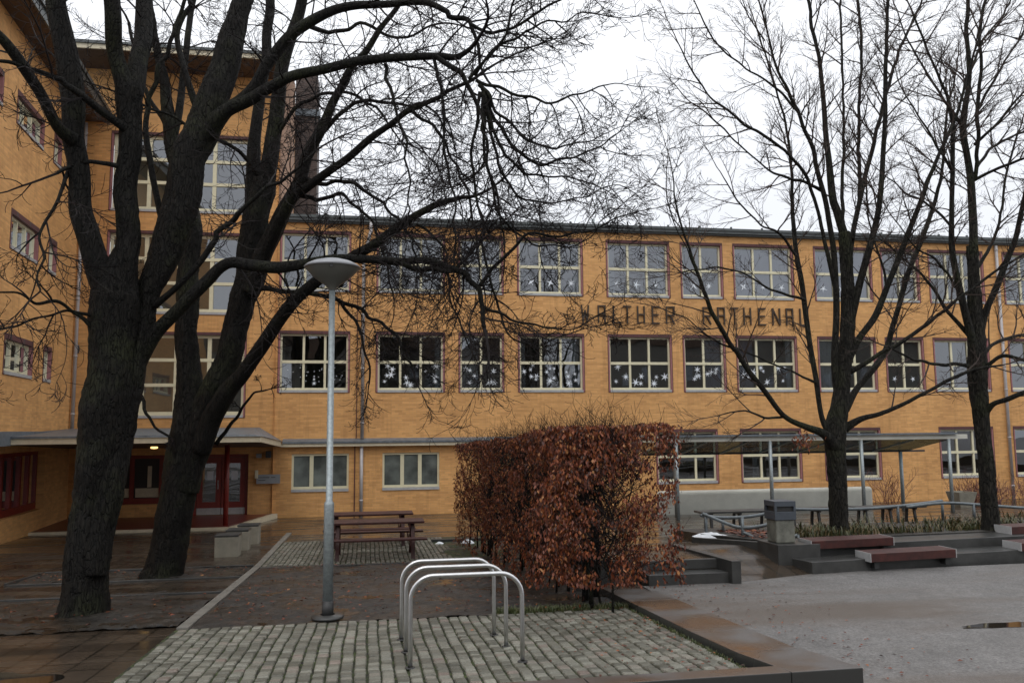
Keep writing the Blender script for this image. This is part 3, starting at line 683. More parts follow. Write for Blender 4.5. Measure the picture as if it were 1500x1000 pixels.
door(-5.72, -4.95, .15, 2.06, 'left leaf of the red glazed entrance door', -5.04)
door(-4.93, -4.16, .15, 2.06, 'right leaf of the red glazed entrance door', -4.84)
mb = MB(); mb.box(-5.85, -5.73, .13, .25, .13, 2.17, tfac); mb.box(-4.15, -4.05, .13, .25, .13, 2.17, tfac); mb.box(-5.73, -4.15, .13, .25, 2.07, 2.17, tfac); mb.build('door_frame', M['redp'], B, Vector((-4.9, FY, 0)))
mb = MB(); mb.quad((-9.6, FY+.24, 0), (TX, FY+.24, 0), (TX, FY+.24, 3), (-9.6, FY+.24, 3)); mb.build('dark_backing', M['dark'], B)  # near-black sheet close behind the entrance glass, standing in for the dark interior
# platform
zp = lambda x, y: .15
t = empty('entrance_platform', (-6.5, 27.5, 0), 'low red tiled platform with pale edge in front of the red entrance doors', 'platform')
mb = MB(); mb.prism([(-9.45, 25.72), (-4.05, 25.72), (-3.25, 29.38), (-9.7, 29.38)], -.05, .15); mb.build('red_tiles', M['redtile'], t)
mb = MB(); mb.prism([(-9.45, 25.6), (-4.0, 25.6), (-4.05, 25.715), (-9.45, 25.715)], -.05, .157); mb.prism([(-4.0, 25.6), (-3.85, 25.6), (-3.05, 29.38), (-3.24, 29.38), (-4.045, 25.72)], -.05, .159); mb.build('edge_stone', M['creamd'], t)
# canopy (tilts up outward), roof coverings, ledge
mb = MB()
mb.v = [(-9.4, 22.7, 2.66), (-2.87, 22.7, 2.66), (-3.0, FY-.1, 2.40), (-9.4, FY-.1, 2.40), (-9.4, 22.7, 2.80), (-2.87, 22.7, 2.80), (-3.0, FY-.1, 2.58), (-9.4, FY-.1, 2.58)]
mb.f = [(0, 3, 2, 1), (4, 5, 6, 7), (1, 2, 6, 5), (2, 3, 7, 6), (3, 0, 4, 7)]
mb.f.append((0, 1, 5, 4))
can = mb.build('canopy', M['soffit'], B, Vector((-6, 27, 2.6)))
mb = MB(); mb.box(-9.6, -2.82, 22.66, 22.70, 2.65, 2.80); mb.prism([(-2.87, 22.7), (-2.82, 22.7), (-2.97, FY-.08), (-3.02, FY-.08)], lambda x, y: 2.65-(y-22.7)*.038, lambda x, y: 2.80-(y-22.7)*.032); mb.build('fascia_board', M['creamd'], can)
mb = MB()
mb.v = [(-9.6, 22.62, 2.80), (-2.78, 22.62, 2.80), (-2.93, FY-.1, 2.58), (-9.5, FY-.1, 2.58), (-9.6, 22.62, 2.85), (-3.0, 22.64, 2.85), (-3.7, FY-.9, 3.02), (-3.7, FY-.1, 3.06), (-9.5, FY-.1, 3.06), (-9.5, FY-.9, 3.06)]
mb.f = [(0, 1, 5, 4), (4, 5, 6, 9), (9, 6, 7, 8), (1, 2, 7, 6), (1, 6, 5)]
mb.build('canopy_roofing', M['lead'], can)
mb = MB(); mb.tube([Vector((-4.22, 26.2, .15)), Vector((-4.22, 26.2, 2.62))], [.075, .075], 14); mb.build('canopy_post', M['redp'], B, Vector((-4.22, 26.2, .15)), smooth=True)
mb = MB(); p, _ = onY(226, 651, 27.2); mb.lathe((p.x, 27.2, 2.44), [(.0, .05), (.09, .05), (.11, .02), (.09, -.01), (0, -.02)], 16); mb.build('ceiling_lamp', M['lit'], B, Vector((p.x, 27.2, 2.44)))
# wing canopy upstand
mb = MB(); mb.box(0.1, 8.5, -.35, .02, 2.62, 2.98, wing); mb.build('wing_flashing', M['lead'], B)
mb = MB(); mb.prism([(-2.98, FY-.24), (10.3, FY-.24), (10.3, FY+.01), (-2.98, FY+.01)], 2.39, 2.50); mb.build('ledge', M['creamd'], B)
mb = MB(); mb.v = [(-2.93, FY-.28, 2.50), (10.32, FY-.28, 2.50), (10.32, FY-.28, 2.56), (-2.93, FY-.28, 2.56), (-2.93, FY+.003, 2.66), (10.32, FY+.003, 2.66), (10.32, FY, 2.5)]; mb.f = [(0, 1, 2, 3), (3, 2, 5, 4), (1, 6, 5, 2)]; mb.build('ledge_flashing', M['lead'], B)
# main roof
mb = MB(); mb.box(TX+.02, 45.3, FY-.22, FY+.05, 10.30, 10.40); mb.box(TX+.02, 45.3, FY-.26, FY+12, 10.402, 10.50); mb.box(TX+.02, 45.3, FY-.14, FY, 10.24, 10.30); mb.build('main_roof', M['roofm'], B)
for k in range(26):
    x = -1.6+k*1.27; mb = MB(); mb.tube([Vector((x, FY-.2, 10.5)), Vector((x, FY-.2, 10.57))], [.045, .045], 8); mb.build('roof_bracket', M['roofm'], B, Vector((x, FY-.2, 10.5)))
mb = MB(); p, _ = onY(869, 326, 31); mb.tube([Vector((p.x, 31, 10.4)), Vector((p.x, 31, 11.15))], [.06, .06], 10); mb.build('vent_pipe', M['galv'], B, Vector((p.x, 31, 10.4)), smooth=True)
# tower roof with wide eaves
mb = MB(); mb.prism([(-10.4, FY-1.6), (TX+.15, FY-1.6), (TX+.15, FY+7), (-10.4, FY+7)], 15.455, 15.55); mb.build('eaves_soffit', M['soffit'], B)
mb = MB(); mb.box(-10.4, TX+.2, FY-1.66, FY-1.602, 15.44, 15.60); mb.box(TX+.152, TX+.2, FY-1.6, FY+7, 15.44, 15.60); mb.build('eaves_fascia', M['creamd'], B)
mb = MB(); mb.box(-10.5, TX+.26, FY-1.72, FY+7.1, 15.602, 15.70); mb.build('tower_roof', M['roofm'], B)
mb = MB(); mb.box(TX+.005, TX+.46, FY+.02, FY+.5, 10.4, 15.45); mb.build('corner_pilaster', simple('pale_brick', (.40, .27, .2), .8), B)
# chimney
mb = MB(); p0, _ = onY(432, 200, 30.4); p1, _ = onY(465, 200, 30.4)
mb.box(p0.x, p1.x, 30.4, 31.6, 10.4, 14.5); ch = mb.build('chimney', M['chim'], B, Vector((p0.x, 30.4, 10.4)))
mb = MB(); mb.box(p0.x-.06, p1.x+.07, 30.34, 31.66, 14.5, 14.75); mb.build('chimney_band', M['lead'], ch)
mb = MB(); mb.box(p0.x, p1.x-.02, 30.42, 31.58, 14.75, 16.1); mb.build('chimney_top', M['chim'], ch)
# wing eaves
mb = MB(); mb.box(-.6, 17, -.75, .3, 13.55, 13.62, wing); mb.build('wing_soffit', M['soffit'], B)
mb = MB(); mb.box(-.6, 17, -.80, -.752, 13.52, 13.78, wing); mb.box(-.6, 17, -.86, 6, 13.782, 13.9, wing); mb.build('wing_roof', M['roofm'], B)
mb = MB(); mb.box(15.9, 16, .02, 6, 0, 13.5, wing); mb.build('wing_end_wall', M['brick'], B)
# downpipes
def pipe(x, d, z0, z1, jog=None, tf=fac):
    mb = MB(); P = [Vector(tf(x, d, z0)), Vector(tf(x, d, z1))]
    if jog: P += [Vector(tf(x+jog*.4, d-.05, z1+.3)), Vector(tf(x+jog, d-.08, z1+.9)), Vector(tf(x+jog, d-.1, z1+1.3))]
    mb.tube(P, [.06]*len(P), 10)
    z = z0+.5
    while z < z1:
        q = Vector(tf(x, d, z)); mb.tube([q, q+Vector((0, 0, .05))], [.075, .075], 10); z += 1.9
    mb.build('downpipe', M['pipe'], B, Vector(tf(x, d, z0)), smooth=True)
pipe(-.26, -.10, 2.66, 9.1, .24); pipe(-.27, -.12, 0, 2.38); pipe(25.18, -.10, .0, 10.2)
pipe(.28, -.10, 3.02, 13.4, tf=wing)
mb = MB(); mb.tube([Vector((-.5, FY-.05, .0)), Vector((-.5, FY-.05, 2.38))], [.018]*2, 6); mb.tube([Vector((-.46, FY-.05, 2.66)), Vector((-.46, FY-.05, 8.6))], [.014]*2, 6); mb.build('cable_conduit', M['soldier'], B)
# letters
LT = {'W': [((0,1),(.2,0)),((.2,0),(.5,.7)),((.5,.7),(.8,0)),((.8,0),(1,1))], 'A': [((0,0),(0,1)),((0,1),(1,1)),((1,1),(1,0)),((0,.52),(1,.52))], 'L': [((0,1),(0,0)),((0,0),(1,0))],
 'T': [((0,1),(1,1)),((.5,1),(.5,0))], 'H': [((0,0),(0,1)),((1,0),(1,1)),((0,.52),(1,.52))], 'E': [((0,0),(0,1)),((0,1),(1,1)),((0,.52),(.85,.52)),((0,0),(1,0))],
 'R': [((0,0),(0,1)),((0,1),(1,1)),((1,1),(1,.5)),((0,.5),(1,.5)),((.45,.5),(1,0))], 'N': [((0,0),(0,1)),((0,1),(1,0)),((1,0),(1,1))], 'U': [((0,1),(0,0)),((0,0),(1,0)),((1,0),(1,1))]}
for ch_, a, b_ in (('W',851.5,861.5),('A',876,885.5),('L',898,908.5),('T',913,923.5),('H',933.5,943),('E',955,964.5),('R',975.5,986.5),('R',1029.5,1040),('A',1051,1060),('T',1070,1080.5),('H',1089,1098.5),('E',1110.5,1120),('N',1131,1141),('A',1151,1160),('U',1171,1182)):
    xa, xb = onY(a, 462, FY)[0].x, onY(b_, 462, FY)[0].x; mb = MB(); z0, z1 = 6.83, 7.45
    for i, (p, q) in enumerate(LT[ch_]):
        P = Vector((xa+(xb-xa)*p[0], FY-.05, z0+(z1-z0)*p[1])); Q = Vector((xa+(xb-xa)*q[0], FY-.05, z0+(z1-z0)*q[1])); d = (Q-P).normalized()*.0225
        mb.bar(P-d, Q+d, .05, .06+.004*i, Vector((0, 1, 0)))
    mb.build('sign_letter', M['letter'], B, Vector((xa, FY, z0)))
# sign plaque, wall lamp, bell box
pa, pb = onY(376, 708, FY)[0], onY(411, 694, FY)[0]
mb = MB(); mb.box(pa.x, pb.x, FY-.13, FY-.105, pa.z, pb.z); pq = mb.build('name_plaque', M['sign'], B, Vector((pa.x, FY-.1, pa.z)))
mb = MB()
for k, (s, e) in enumerate(((.08, .55), (.08, .38), (.62, .8))):
    z = pb.z-.09-(k % 2)*.09; mb.box(pa.x+(pb.x-pa.x)*s, pa.x+(pb.x-pa.x)*e, FY-.134, FY-.131, z-.02, z)
mb.build('plaque_text', M['dark'], pq)
for (a, b_, c, d, mm, nm) in ((376, 384, 670, 664, 'sign', 'number_plate'), (390, 398, 670, 660, 'dark', 'wall_lamp'), (374, 379, 700, 688, 'creamd', 'bell_box')):
    qa, qb = onY(a, c, FY)[0], onY(b_, d, FY)[0]; mb = MB(); mb.box(qa.x, qb.x, FY-.22 if nm == 'wall_lamp' else FY-.17, FY-.136 if nm == 'bell_box' else FY-.1, qa.z, qb.z); mb.build(nm, M[mm], B, qa, bevel=.01)
qa = onY(116, 512, FY)[0]; mb = MB(); mb.lathe((qa.x, FY-.2, qa.z-.15), [(.0, 0), (.06, .02), (.08, .15), (.06, .28), (0, .3)], 12); mb.build('wall_lamp', M['dark'], B, qa)
# ------------------------------------------------------------------ low grey wall, shelter, benches
mb = MB(); mb.box(9.6, 17.55, 27.0, 27.25, -.1, .80); o = mb.build('light_well_wall', M['concl'], bevel=.15); 
o.modifiers[0].segments = 4
tag(o, 'long low pale concrete wall below the ground floor windows behind the shelter', 'wall')
mb = MB(); mb.box(9.0, 17.6, 29.2, 29.5, 0, .72)
t = empty('glass_shelter', (14, 24.6, .1), 'long open shelter with slim steel posts and sloping glass roof before the school', 'shelter')
mb = MB(); mb.box(8.7, 18.6, 23.46, 23.56, 2.50, 2.64); mb.build('front_beam', M['concl'], t, bevel=.005)
mb = MB(); mb.box(8.7, 18.2, 23.38, 23.62, 2.645, 2.70); mb.build('gutter', M['lead'], t)
mb = MB(); mb.box(8.7, 18.75, 25.76, 25.86, 2.04, 2.10); mb.build('rear_beam', M['dark'], t)
for k in range(1, 8):
    xa = 7.2+k*1.37; mb = MB(); mb.v = [(xa+.02, 23.56, 2.50), (xa+1.35, 23.56, 2.50), (xa+1.35, 25.76, 2.08), (xa+.02, 25.76, 2.08), (xa+.02, 23.56, 2.515), (xa+1.35, 23.56, 2.515), (xa+1.35, 25.76, 2.095), (xa+.02, 25.76, 2.095)]
    mb.f = [(0,3,2,1),(4,5,6,7),(0,1,5,4),(1,2,6,5),(2,3,7,6),(3,0,4,7)]; mb.build('roof_pane', M['glassr'], t)
    mb = MB(); mb.bar((xa, 23.56, 2.49), (xa, 25.76, 2.07), .04, .05); mb.build('rafter', M['galv'], t)
for x in (8.95, 11.93, 14.94, 17.95):
    mb = MB(); mb.tube([Vector((x, 23.5, zR(23.5))), Vector((x, 23.5, 2.5))], [.055, .055], 10); mb.build('post', M['galv'], t, Vector((x, 23.5, zR(23.5))), smooth=True)
for x in (9.78, 17.85):
    mb = MB(); mb.tube([Vector((x, 25.8, zR(25.8))), Vector((x, 25.8, 2.05))], [.06, .06], 10); mb.build('post', M['galv'], t, Vector((x, 25.8, zR(25.8))), smooth=True)
# slatted benches beyond the rail
def park_bench(x0, x1, y, label, back=False):
    z = zR(y); t = empty('park_bench', ((x0+x1)/2, y, z), label, 'bench', 'dark slatted benches behind the bent rail')
    for k in range(3):
        mb = MB(); mb.box(x0, x1, y-.22+k*.15, y-.09+k*.15, z+.42, z+.46); mb.build('seat_slat', M['woodd'], t, bevel=.004)
    if back:
        for k in range(2):
            mb = MB(); mb.box(x0, x1, y+.26, y+.30, z+.56+k*.15, z+.67+k*.15); mb.build('back_slat', M['woodd'], t, bevel=.004)
    for x in (x0+.25, (x0+x1)/2, x1-.25):
        mb = MB(); mb.bar((x, y-.18, z), (x, y-.1, z+.42), .05, .05); mb.bar((x, y+.2, z), (x, y+.14, z+.42), .05, .05); mb.bar((x, y-.2, z+.4), (x, y+.25, z+.4), .04, .04); mb.build('leg', M['dark'], t)
park_bench(6.95, 8.75, 17.1, 'dark bench behind the rail left of the waste bin')
park_bench(8.9, 10.6, 17.2, 'dark bench directly left of the right centre tree trunk')
park_bench(10.7, 12.4, 17.3, 'dark bench right of the centre right trunk, last before the open gap')
# bent tube rails
def rail(pts, posts, label, r=.031):
    pts = [(a, b, c-.07) for a, b, c in pts]; posts = [(a, b, c, d-.07) for a, b, c, d in posts]
    t = empty('bent_rail', pts[0], label, 'rail', 'bent grey steel tube rails round the planted bed')
    P = [Vector(p) for p in pts]; S = []
    for i in range(len(P)-1):
        for k in range(8):
            u = k/8; p0 = P[max(i-1, 0)]; p1 = P[i]; p2 = P[i+1]; p3 = P[min(i+2, len(P)-1)]
            S.append(.5*((2*p1)+(p2-p0)*u+(2*p0-5*p1+4*p2-p3)*u*u+(3*p1-p0-3*p2+p3)*u**3))
    S.append(P[-1]); mb = MB(); mb.tube(S, [r]*len(S), 8); mb.build('rail_tube', M['railm'], t, smooth=True)
    for x, y, z0, z1 in posts:
        mb = MB(); mb.tube([Vector((x, y, z0)), Vector((x, y, z1))], [r*.95, r*.95], 8); mb.build('post', M['railm'], t, smooth=True)
    return t
rail([(6.02, 14.55, 1.43), (6.15, 14.3, 1.36), (6.45, 14.0, 1.24), (6.75, 13.75, 1.28), (7.05, 13.6, 1.40)], [(6.05, 14.5, .9, 1.45), (6.5, 13.95, .9, 1.42), (6.95, 13.62, .95, 1.40)], 'short bent tube rail with a sag, nearest left end above the melting snow')
rail([(6.5, 13.95, 1.16), (6.75, 13.8, 1.05), (7.05, 13.6, 1.05), (7.3, 13.5, 1.14)], [(7.3, 13.5, .95, 1.15)], 'lower sagging tube of the bent rail just left of the waste bin')
rail([(6.0, 14.6, 1.40), (6.6, 14.9, 1.31), (7.3, 15.1, 1.31), (8.0, 15.3, 1.40)], [(6.55, 14.9, .9, 1.35), (8.0, 15.3, .9, 1.42)], 'rear bent rail running behind the waste bin')
rail([(8.0, 15.35, 1.40), (9.0, 15.7, 1.33), (10.2, 15.9, 1.30), (11.2, 16.0, 1.34), (12.2, 16.3, 1.38)], [(9.4, 15.75, .9, 1.33), (10.9, 15.95, .9, 1.33), (12.2, 16.3, .9, 1.38)], 'bent rail behind the centre right tree')
rail([(11.0, 15.8, 1.32), (12.0, 15.9, 1.37), (13.0, 15.8, 1.30), (13.8, 15.6, 1.25), (14.6, 15.7, 1.30)], [(12.6, 15.85, .9, 1.34), (14.4, 15.7, .9, 1.28)], 'bent rail dipping between the two right hand trunks')
rail([(14.2, 15.9, 1.36), (15.2, 16.1, 1.30), (16.4, 16.0, 1.36), (18.0, 16.2, 1.28)], [(15.4, 16.1, .9, 1.3), (17, 16.1, .9, 1.32)], 'bent rail right of the far right trunk')
# red wooden seat boards on tiers
def seat(pa, pb, y0, zt, dep, label, yslope=.09):
    xa = onY(pa, 790, y0)[0].x; xb = onY(pb, 790, y0+.1)[0].x
    t = empty('wooden_seat_block', ((xa+xb)/2, y0, zt-.2), label, 'bench', 'red brown wooden seats on the concrete tiers')
    n = 4
    for k in range(n):
        ya_ = k*dep/n+.004; yb_ = (k+1)*dep/n-.004; mb = MB()
        mb.prism([(xa, y0+ya_), (xb, y0+(xb-xa)*yslope+ya_), (xb, y0+(xb-xa)*yslope+yb_), (xa, y0+yb_)], zt-(.13 if k == 0 else .05), zt+.001*k); mb.build('seat_plank', M['woodr'], t, bevel=.005)
    mb = MB(); mb.prism([(xa-.012, y0), (xa-.001, y0), (xa-.001, y0+dep), (xa-.012, y0+dep)], zt-.13, zt+.006); mb.build('end_cap', M['sill'], t); mb = MB(); mb.prism([(xb+.001, y0+(xb-xa)*yslope), (xb+.012, y0+(xb-xa)*yslope), (xb+.012, y0+(xb-xa)*yslope+dep), (xb+.001, y0+(xb-xa)*yslope+dep)], zt-.13, zt+.006); mb.build('end_cap', M['sill'], t)
    for u in (.08, .92):
        x = xa+(xb-xa)*u; y = y0+(xb-xa)*u*yslope; mb = MB(); mb.box(x-.04, x+.04, y+.05, y+dep-.05, zt-.24, zt-.05); mb.build('bracket', M['dark'], t)
seat(1189, 1311, 12.52, 1.10, .42, 'red brown wooden seat on the upper tier beside the waste bin')
seat(1275, 1402, 12.05, .945, .42, 'red brown wooden seat low on the front tier, in the middle of the wall')
seat(1483, 1640, 13.2, 1.13, .42, 'red brown wooden seat on the upper tier at the right picture edge')
seat(1496, 1640, 12.45, .96, .42, 'wooden seat on the front tier cut by the right picture edge')
# waste bin
c = ((6.79+6.45)/2+.03, 12.85); t = empty('waste_bin', (c[0], c[1], 1.06), 'square concrete waste bin with slate blue hood on a dark plinth', 'waste bin')
mb = MB(); mb.box(c[0]-.165, c[0]+.165, c[1]-.165, c[1]+.165, 1.06, 1.43); mb.build('bin_body', simple('stained_concrete', (.15, .15, .125), .7, var=.5, scale=5, bump=.3), t, bevel=.02)
mb = MB(); w_ = .185; mb.box(c[0]-w_, c[0]+w_, c[1]-w_, c[1]+w_, 1.43, 1.56)
for sx in (-1, 1):
    for s2 in (-1, 1): mb.box(c[0]+sx*w_-.02*(sx+1), c[0]+sx*w_-.02*(sx-1), c[1]+s2*w_-.02*(s2+1), c[1]+s2*w_-.02*(s2-1), 1.56, 1.645)
mb.box(c[0]-w_, c[0]+w_, c[1]-w_, c[1]+w_, 1.645, 1.73); mb.build('hood', M['slate'], t, bevel=.004)
mb = MB(); mb.box(c[0]-.15, c[0]+.15, c[1]-.15, c[1]+.15, 1.56, 1.645); mb.build('throw_in_opening', M['dark'], t)
# planter pot, snow
t = empty('plant_pot', (21.0, 27.0, 0), 'tapered grey concrete plant pot by the reddish shrubs', 'plant pot')
mb = MB(); n0 = 0
for k, (s_, z) in enumerate(((.24, .0), (.36, .55), (.31, .55), (.28, .42))):
    for q in ((-1,-1),(1,-1),(1,1),(-1,1)): mb.v.append((21.0+q[0]*s_, 27+q[1]*s_, z))
for k in range(3):
    for j in range(4): mb.f.append((k*4+j, k*4+(j+1)%4, k*4+4+(j+1)%4, k*4+4+j))
mb.f.append((12, 13, 14, 15)); mb.build('pot', M['conc'], t)
def snow(c, a, b_, h, label, rot=0):
    mb = MB(); n = 20; R_ = 6
    for i in range(R_+1):
        for j in range(n):
            an = 2*PI*j/n; r = (1-i/R_)*(1+.3*noise.noise(Vector((math.cos(an)*2+c[0], math.sin(an)*2, c[1])))); x = a*r*math.cos(an); y = b_*r*math.sin(an)
            mb.v.append((c[0]+x*math.cos(rot)-y*math.sin(rot), c[1]+x*math.sin(rot)+y*math.cos(rot), c[2]+h*math.sin(i/R_*PI/2)*(1+.4*noise.noise(Vector((x*9, y*9, c[0]))))))
    for i in range(R_):
        for j in range(n): mb.f.append((i*n+j, i*n+(j+1) % n, (i+1)*n+(j+1) % n, (i+1)*n+j))
    o = mb.build('snow_patch', M['snow'], org=Vector(c), smooth=True)
    return tag(o, label, 'snow', 'last patches of melting snow')
snow((6.12, 14.35, .95), .42, .16, .10, 'white patch of melting snow by the left end of the bent rail', -.9)
snow((1.68, 20.2, zL(20.2)+.03), .10, .07, .05, 'small lump of snow at the far end of the soil, nearer the picnic tables')
snow((2.35, 20.1, zL(20.1)+.03), .16, .10, .09, 'larger lump of snow against the far end of the hedge')
mb = MB(); mb.prism([(1.5, 20.55), (3.3, 20.55), (3.3, 20.68), (1.5, 20.68)], 0, zL(20.6)+.10); o = mb.build('edging_stone', M['concd'], bevel=.01, org=Vector((2.4, 20.6, 0))); tag(o, 'dark edging stone closing the soil strip at the far end of the hedge', 'kerb')
# ------------------------------------------------------------------ street lamp
LX, LY = -.495, 10.82; z0 = zL(LY)
t = empty('street_lamp', (LX, LY, z0), 'grey galvanised lamp post with a wide mushroom shaped head, in front of the facade', 'street lamp')
mb = MB(); mb.lathe((LX, LY, z0), [(.0, .03), (.20, .03), (.205, .045), (.19, .065), (.09, .075)], 24); mb.build('base_ring', M['concd'], t, smooth=True)
mb = MB(); mb.tube([Vector((LX, LY, z0+.02)), Vector((LX, LY, z0+.24))], [.072, .072], 18); mb.build('base_sleeve', M['dark'], t, smooth=True)
mb = MB(); mb.tube([Vector((LX, LY, z0+.2)), Vector((LX, LY, 2.00)), Vector((LX, LY, 2.03)), Vector((LX, LY, 2.05)), Vector((LX, LY, 4.82))], [.064, .062, .060, .043, .038], 18); mb.build('pole', M['galv'], t, smooth=True)
m, nt, b = newmat('lamp_bowl'); b.inputs['Base Color'].default_value = (.13, .13, .115, 1); b.inputs['Roughness'].default_value = .3; M['bowl'] = m
mb = MB(); mb.lathe((LX, LY, 4.74), [(.045, 0), (.06, .03), (.10, .07), (.19, .13), (.27, .20), (.345, .285), (.352, .30)], 40); mb.build('lamp_bowl', M['bowl'], t, smooth=True)
mb = MB(); mb.lathe((LX, LY, 5.035), [(.352, .0), (.362, .006), (.33, .035), (.25, .075), (.15, .103), (.05, .116), (0.001, .118)], 40); mb.lathe((LX, LY, 5.03), [(.362, .01), (.36, -.004), (.35, .0)], 40); mb.build('lamp_cap', M['lampw'], t, smooth=True)
mb = MB(); mb.box(LX-.02, LX+.02, LY-.345, LY-.325, 4.985, 5.04); mb.build('clip', M['dark'], t)
# ------------------------------------------------------------------ bike stands
def hoop(x0, x1, y, label):
    zb = (zL(y)); H = .84; r = .21; P = [Vector((x0, y, zb-.05)), Vector((x0, y, zb+.3))]
    for k in range(9):
        a = PI-(PI/2)*k/8; P.append(Vector((x0+r+r*math.cos(a), y, zb+H-r+r*math.sin(a))))
    for k in range(9):
        a = PI/2-(PI/2)*k/8; P.append(Vector((x1-r+r*math.cos(a), y, zb+H-r+r*math.sin(a))))
    P += [Vector((x1, y, zb+.3)), Vector((x1, y, zb-.05))]
    t = empty('bike_stand', ((x0+x1)/2, y, zb), label, 'bike stand', 'steel hoop bike stands on the cobbles')
    mb = MB(); mb.tube(P, [.022]*len(P), 16); mb.build('hoop', M['steel'], t, smooth=True)
    for x in (x0, x1):
        mb = MB(); mb.lathe((x, y, zb+.028), [(.026, .008), (.045, .006), (.048, 0)], 16); mb.build('foot_collar', M['dark'], t)
hoop(.385, 1.43, 7.88, 'nearest of the three brushed steel hoop bike stands')
hoop(.375, 1.39, 8.58, 'middle one of the three steel hoop bike stands')
hoop(.355, 1.36, 9.22, 'rearmost of the three steel hoop bike stands')
# ------------------------------------------------------------------ picnic tables
def picnic(xc, yc, label):
    z = zL(yc)+.045; t = empty('picnic_table', (xc, yc, z), label, 'picnic table', 'red brown wooden picnic tables'); hw = 1.02
    for k in range(5):
        y = yc-.34+k*.145; mb = MB(); mb.box(xc-hw, xc+hw, y, y+.125, z+.70, z+.745); mb.build('table_plank', M['woodr'], t, bevel=.006)
    for s in (-1, 1):
        for k in range(2):
            y = yc+s*.68+(k-1)*.14; mb = MB(); mb.box(xc-hw-.03, xc+hw+.03, y, y+.125, z+.41, z+.45); mb.build('seat_plank', M['woodr'], t, bevel=.006)
    for u in (-.76, .76):
        for s in (-1, 1):
            mb = MB(); mb.bar((xc+u*hw, yc+s*.52, z-.02), (xc+u*hw, yc+s*.18, z+.70), .09, .08, Vector((1, 0, 0))); mb.build('leg', M['woodr'], t, bevel=.005)
        mb = MB(); mb.box(xc+u*hw-.075, xc+u*hw-.047, yc-.82, yc+.82, z+.30, z+.405); mb.build('cross_beam', M['woodr'], t, bevel=.004)
        mb = MB(); mb.box(xc+u*hw-.075, xc+u*hw-.047, yc-.34, yc+.34, z+.60, z+.695); mb.build('top_batten', M['woodr'], t, bevel=.004)
picnic(.14, 18.15, 'nearer wooden picnic table, standing on grey cobbles behind the lamp post')
picnic(.02, 20.35, 'farther wooden picnic table, right behind the first one')
# ------------------------------------------------------------------ concrete cube stools
def cube(xc, yc, label):
    z = zL(yc); t = empty('cube_stool', (xc, yc, z), label, 'stool', 'concrete cube stools with dark seats')
    mb = MB(); mb.box(xc-.25, xc+.25, yc-.25, yc+.25, z-.02, z+.43); mb.build('block', M['conc'], t, bevel=.015)
    for k in range(4):
        mb = MB(); mb.box(xc-.255, xc+.255, yc-.25+k*.126, yc-.25+k*.126+.115, z+.435, z+.475); mb.build('seat_slat', M['woodd'], t, bevel=.004)
cube(-3.07, 19.5, 'nearest concrete cube stool before the red canopy post')
cube(-3.02, 20.65, 'middle concrete cube stool, half hidden by the nearest one')
cube(-2.95, 21.9, 'rearmost concrete cube stool of the row by the entrance')
# ------------------------------------------------------------------ TREES
def smooth_path(pts, sub):
    S = []
    for i in range(len(pts)-1):
        for k in range(sub):
            u = k/sub; p0 = pts[max(i-1, 0)]; p1 = pts[i]; p2 = pts[i+1]; p3 = pts[min(i+2, len(pts)-1)]
            S.append(.5*((2*p1)+(p2-p0)*u+(2*p0-5*p1+4*p2-p3)*u*u+(3*p1-p0-3*p2+p3)*u**3))
    S.append(pts[-1]); return S
WS = .88; WIG = 1.0
def limb(tb, px, Y0, Y1, sub=6, k=10, lump=.12):
    m = len(px); P = []
    for i, (x, y, w) in enumerate(px):
        Y = Y0+(Y1-Y0)*i/(m-1); p, t_ = onY(x, y, Y); P.append(Vector((p.x, p.y, p.z, w*WS*t_/2)))
    S = smooth_path(P, sub); pts = [Vector(s[:3]) for s in S]; rad = [max(.003, s[3]) for s in S]
    pts2 = []
    for p, r in zip(pts, rad):
        fq = 1.5 if r > .04 else 3.2; q = Vector((p.x*fq, p.y*fq, p.z*fq)); a = (.05 if r > .04 else .085)*WIG
        pts2.append(p+Vector((noise.noise(q), noise.noise(q+Vector((9, 0, 0))), noise.noise(q+Vector((0, 9, 0)))))*a)
    tb.tube(pts2, rad, k, True, lump)
    return pts2, rad
def grow(tb, p, d, Ln, r, lvl, R_, st):
    n = st['seg'][lvl]; step = Ln/n; P = [p.copy()]; Rr = [r]; d = d.normalized(); kids = []
    curve = Vector((R_.uniform(-1, 1), R_.uniform(-1, 1), R_.uniform(-.3, .3)))*st['curl']
    for i in range(n):
        t_ = (i+1)/n
        d = d+Vector((R_.gauss(0, 1), R_.gauss(0, 1), R_.gauss(0, 1)))*st['wig']+curve*(1/n)
        d.z += (-st['droop']*(1-t_)+st['up']*t_*t_)*(1.6/n)*(1 if lvl > 0 else 1)
        d.normalize(); p = p+d*step; P.append(p.copy()); Rr.append(max(st['rmin'], r*(1-t_*.75)))
        kids.append((p.copy(), d.copy(), Rr[-1], t_))
    tb.tube(P, Rr, 3 if lvl < 2 else 4, False)
    if lvl > 0:
        c = st['kids'][lvl]
        for _ in range(c):
            q, dd, rr, t_ = kids[min(n-1, int(R_.uniform(.15, 1)*n))]
            ax = dd.cross(Vector((R_.uniform(-1, 1), R_.uniform(-1, 1), R_.uniform(-1, 1))))
            if ax.length < .05: continue
            nd = Matrix.Rotation(math.radians(R_.uniform(*st['ang'])), 3, ax.normalized()) @ dd
            grow(tb, q, nd, Ln*R_.uniform(.35, .62)*(1.1-t_*.5), max(st['rmin'], rr*.7), lvl-1, R_, st)
weep = dict(seg=[5, 7, 10], curl=1.35, wig=.085, droop=.45, up=.85, rmin=.0036, kids=[0, 4, 10], ang=(25, 65))
asc = dict(seg=[4, 6, 9], curl=.35, wig=.07, droop=-.08, up=.12, rmin=.0026, kids=[0, 4, 8], ang=(22, 48))
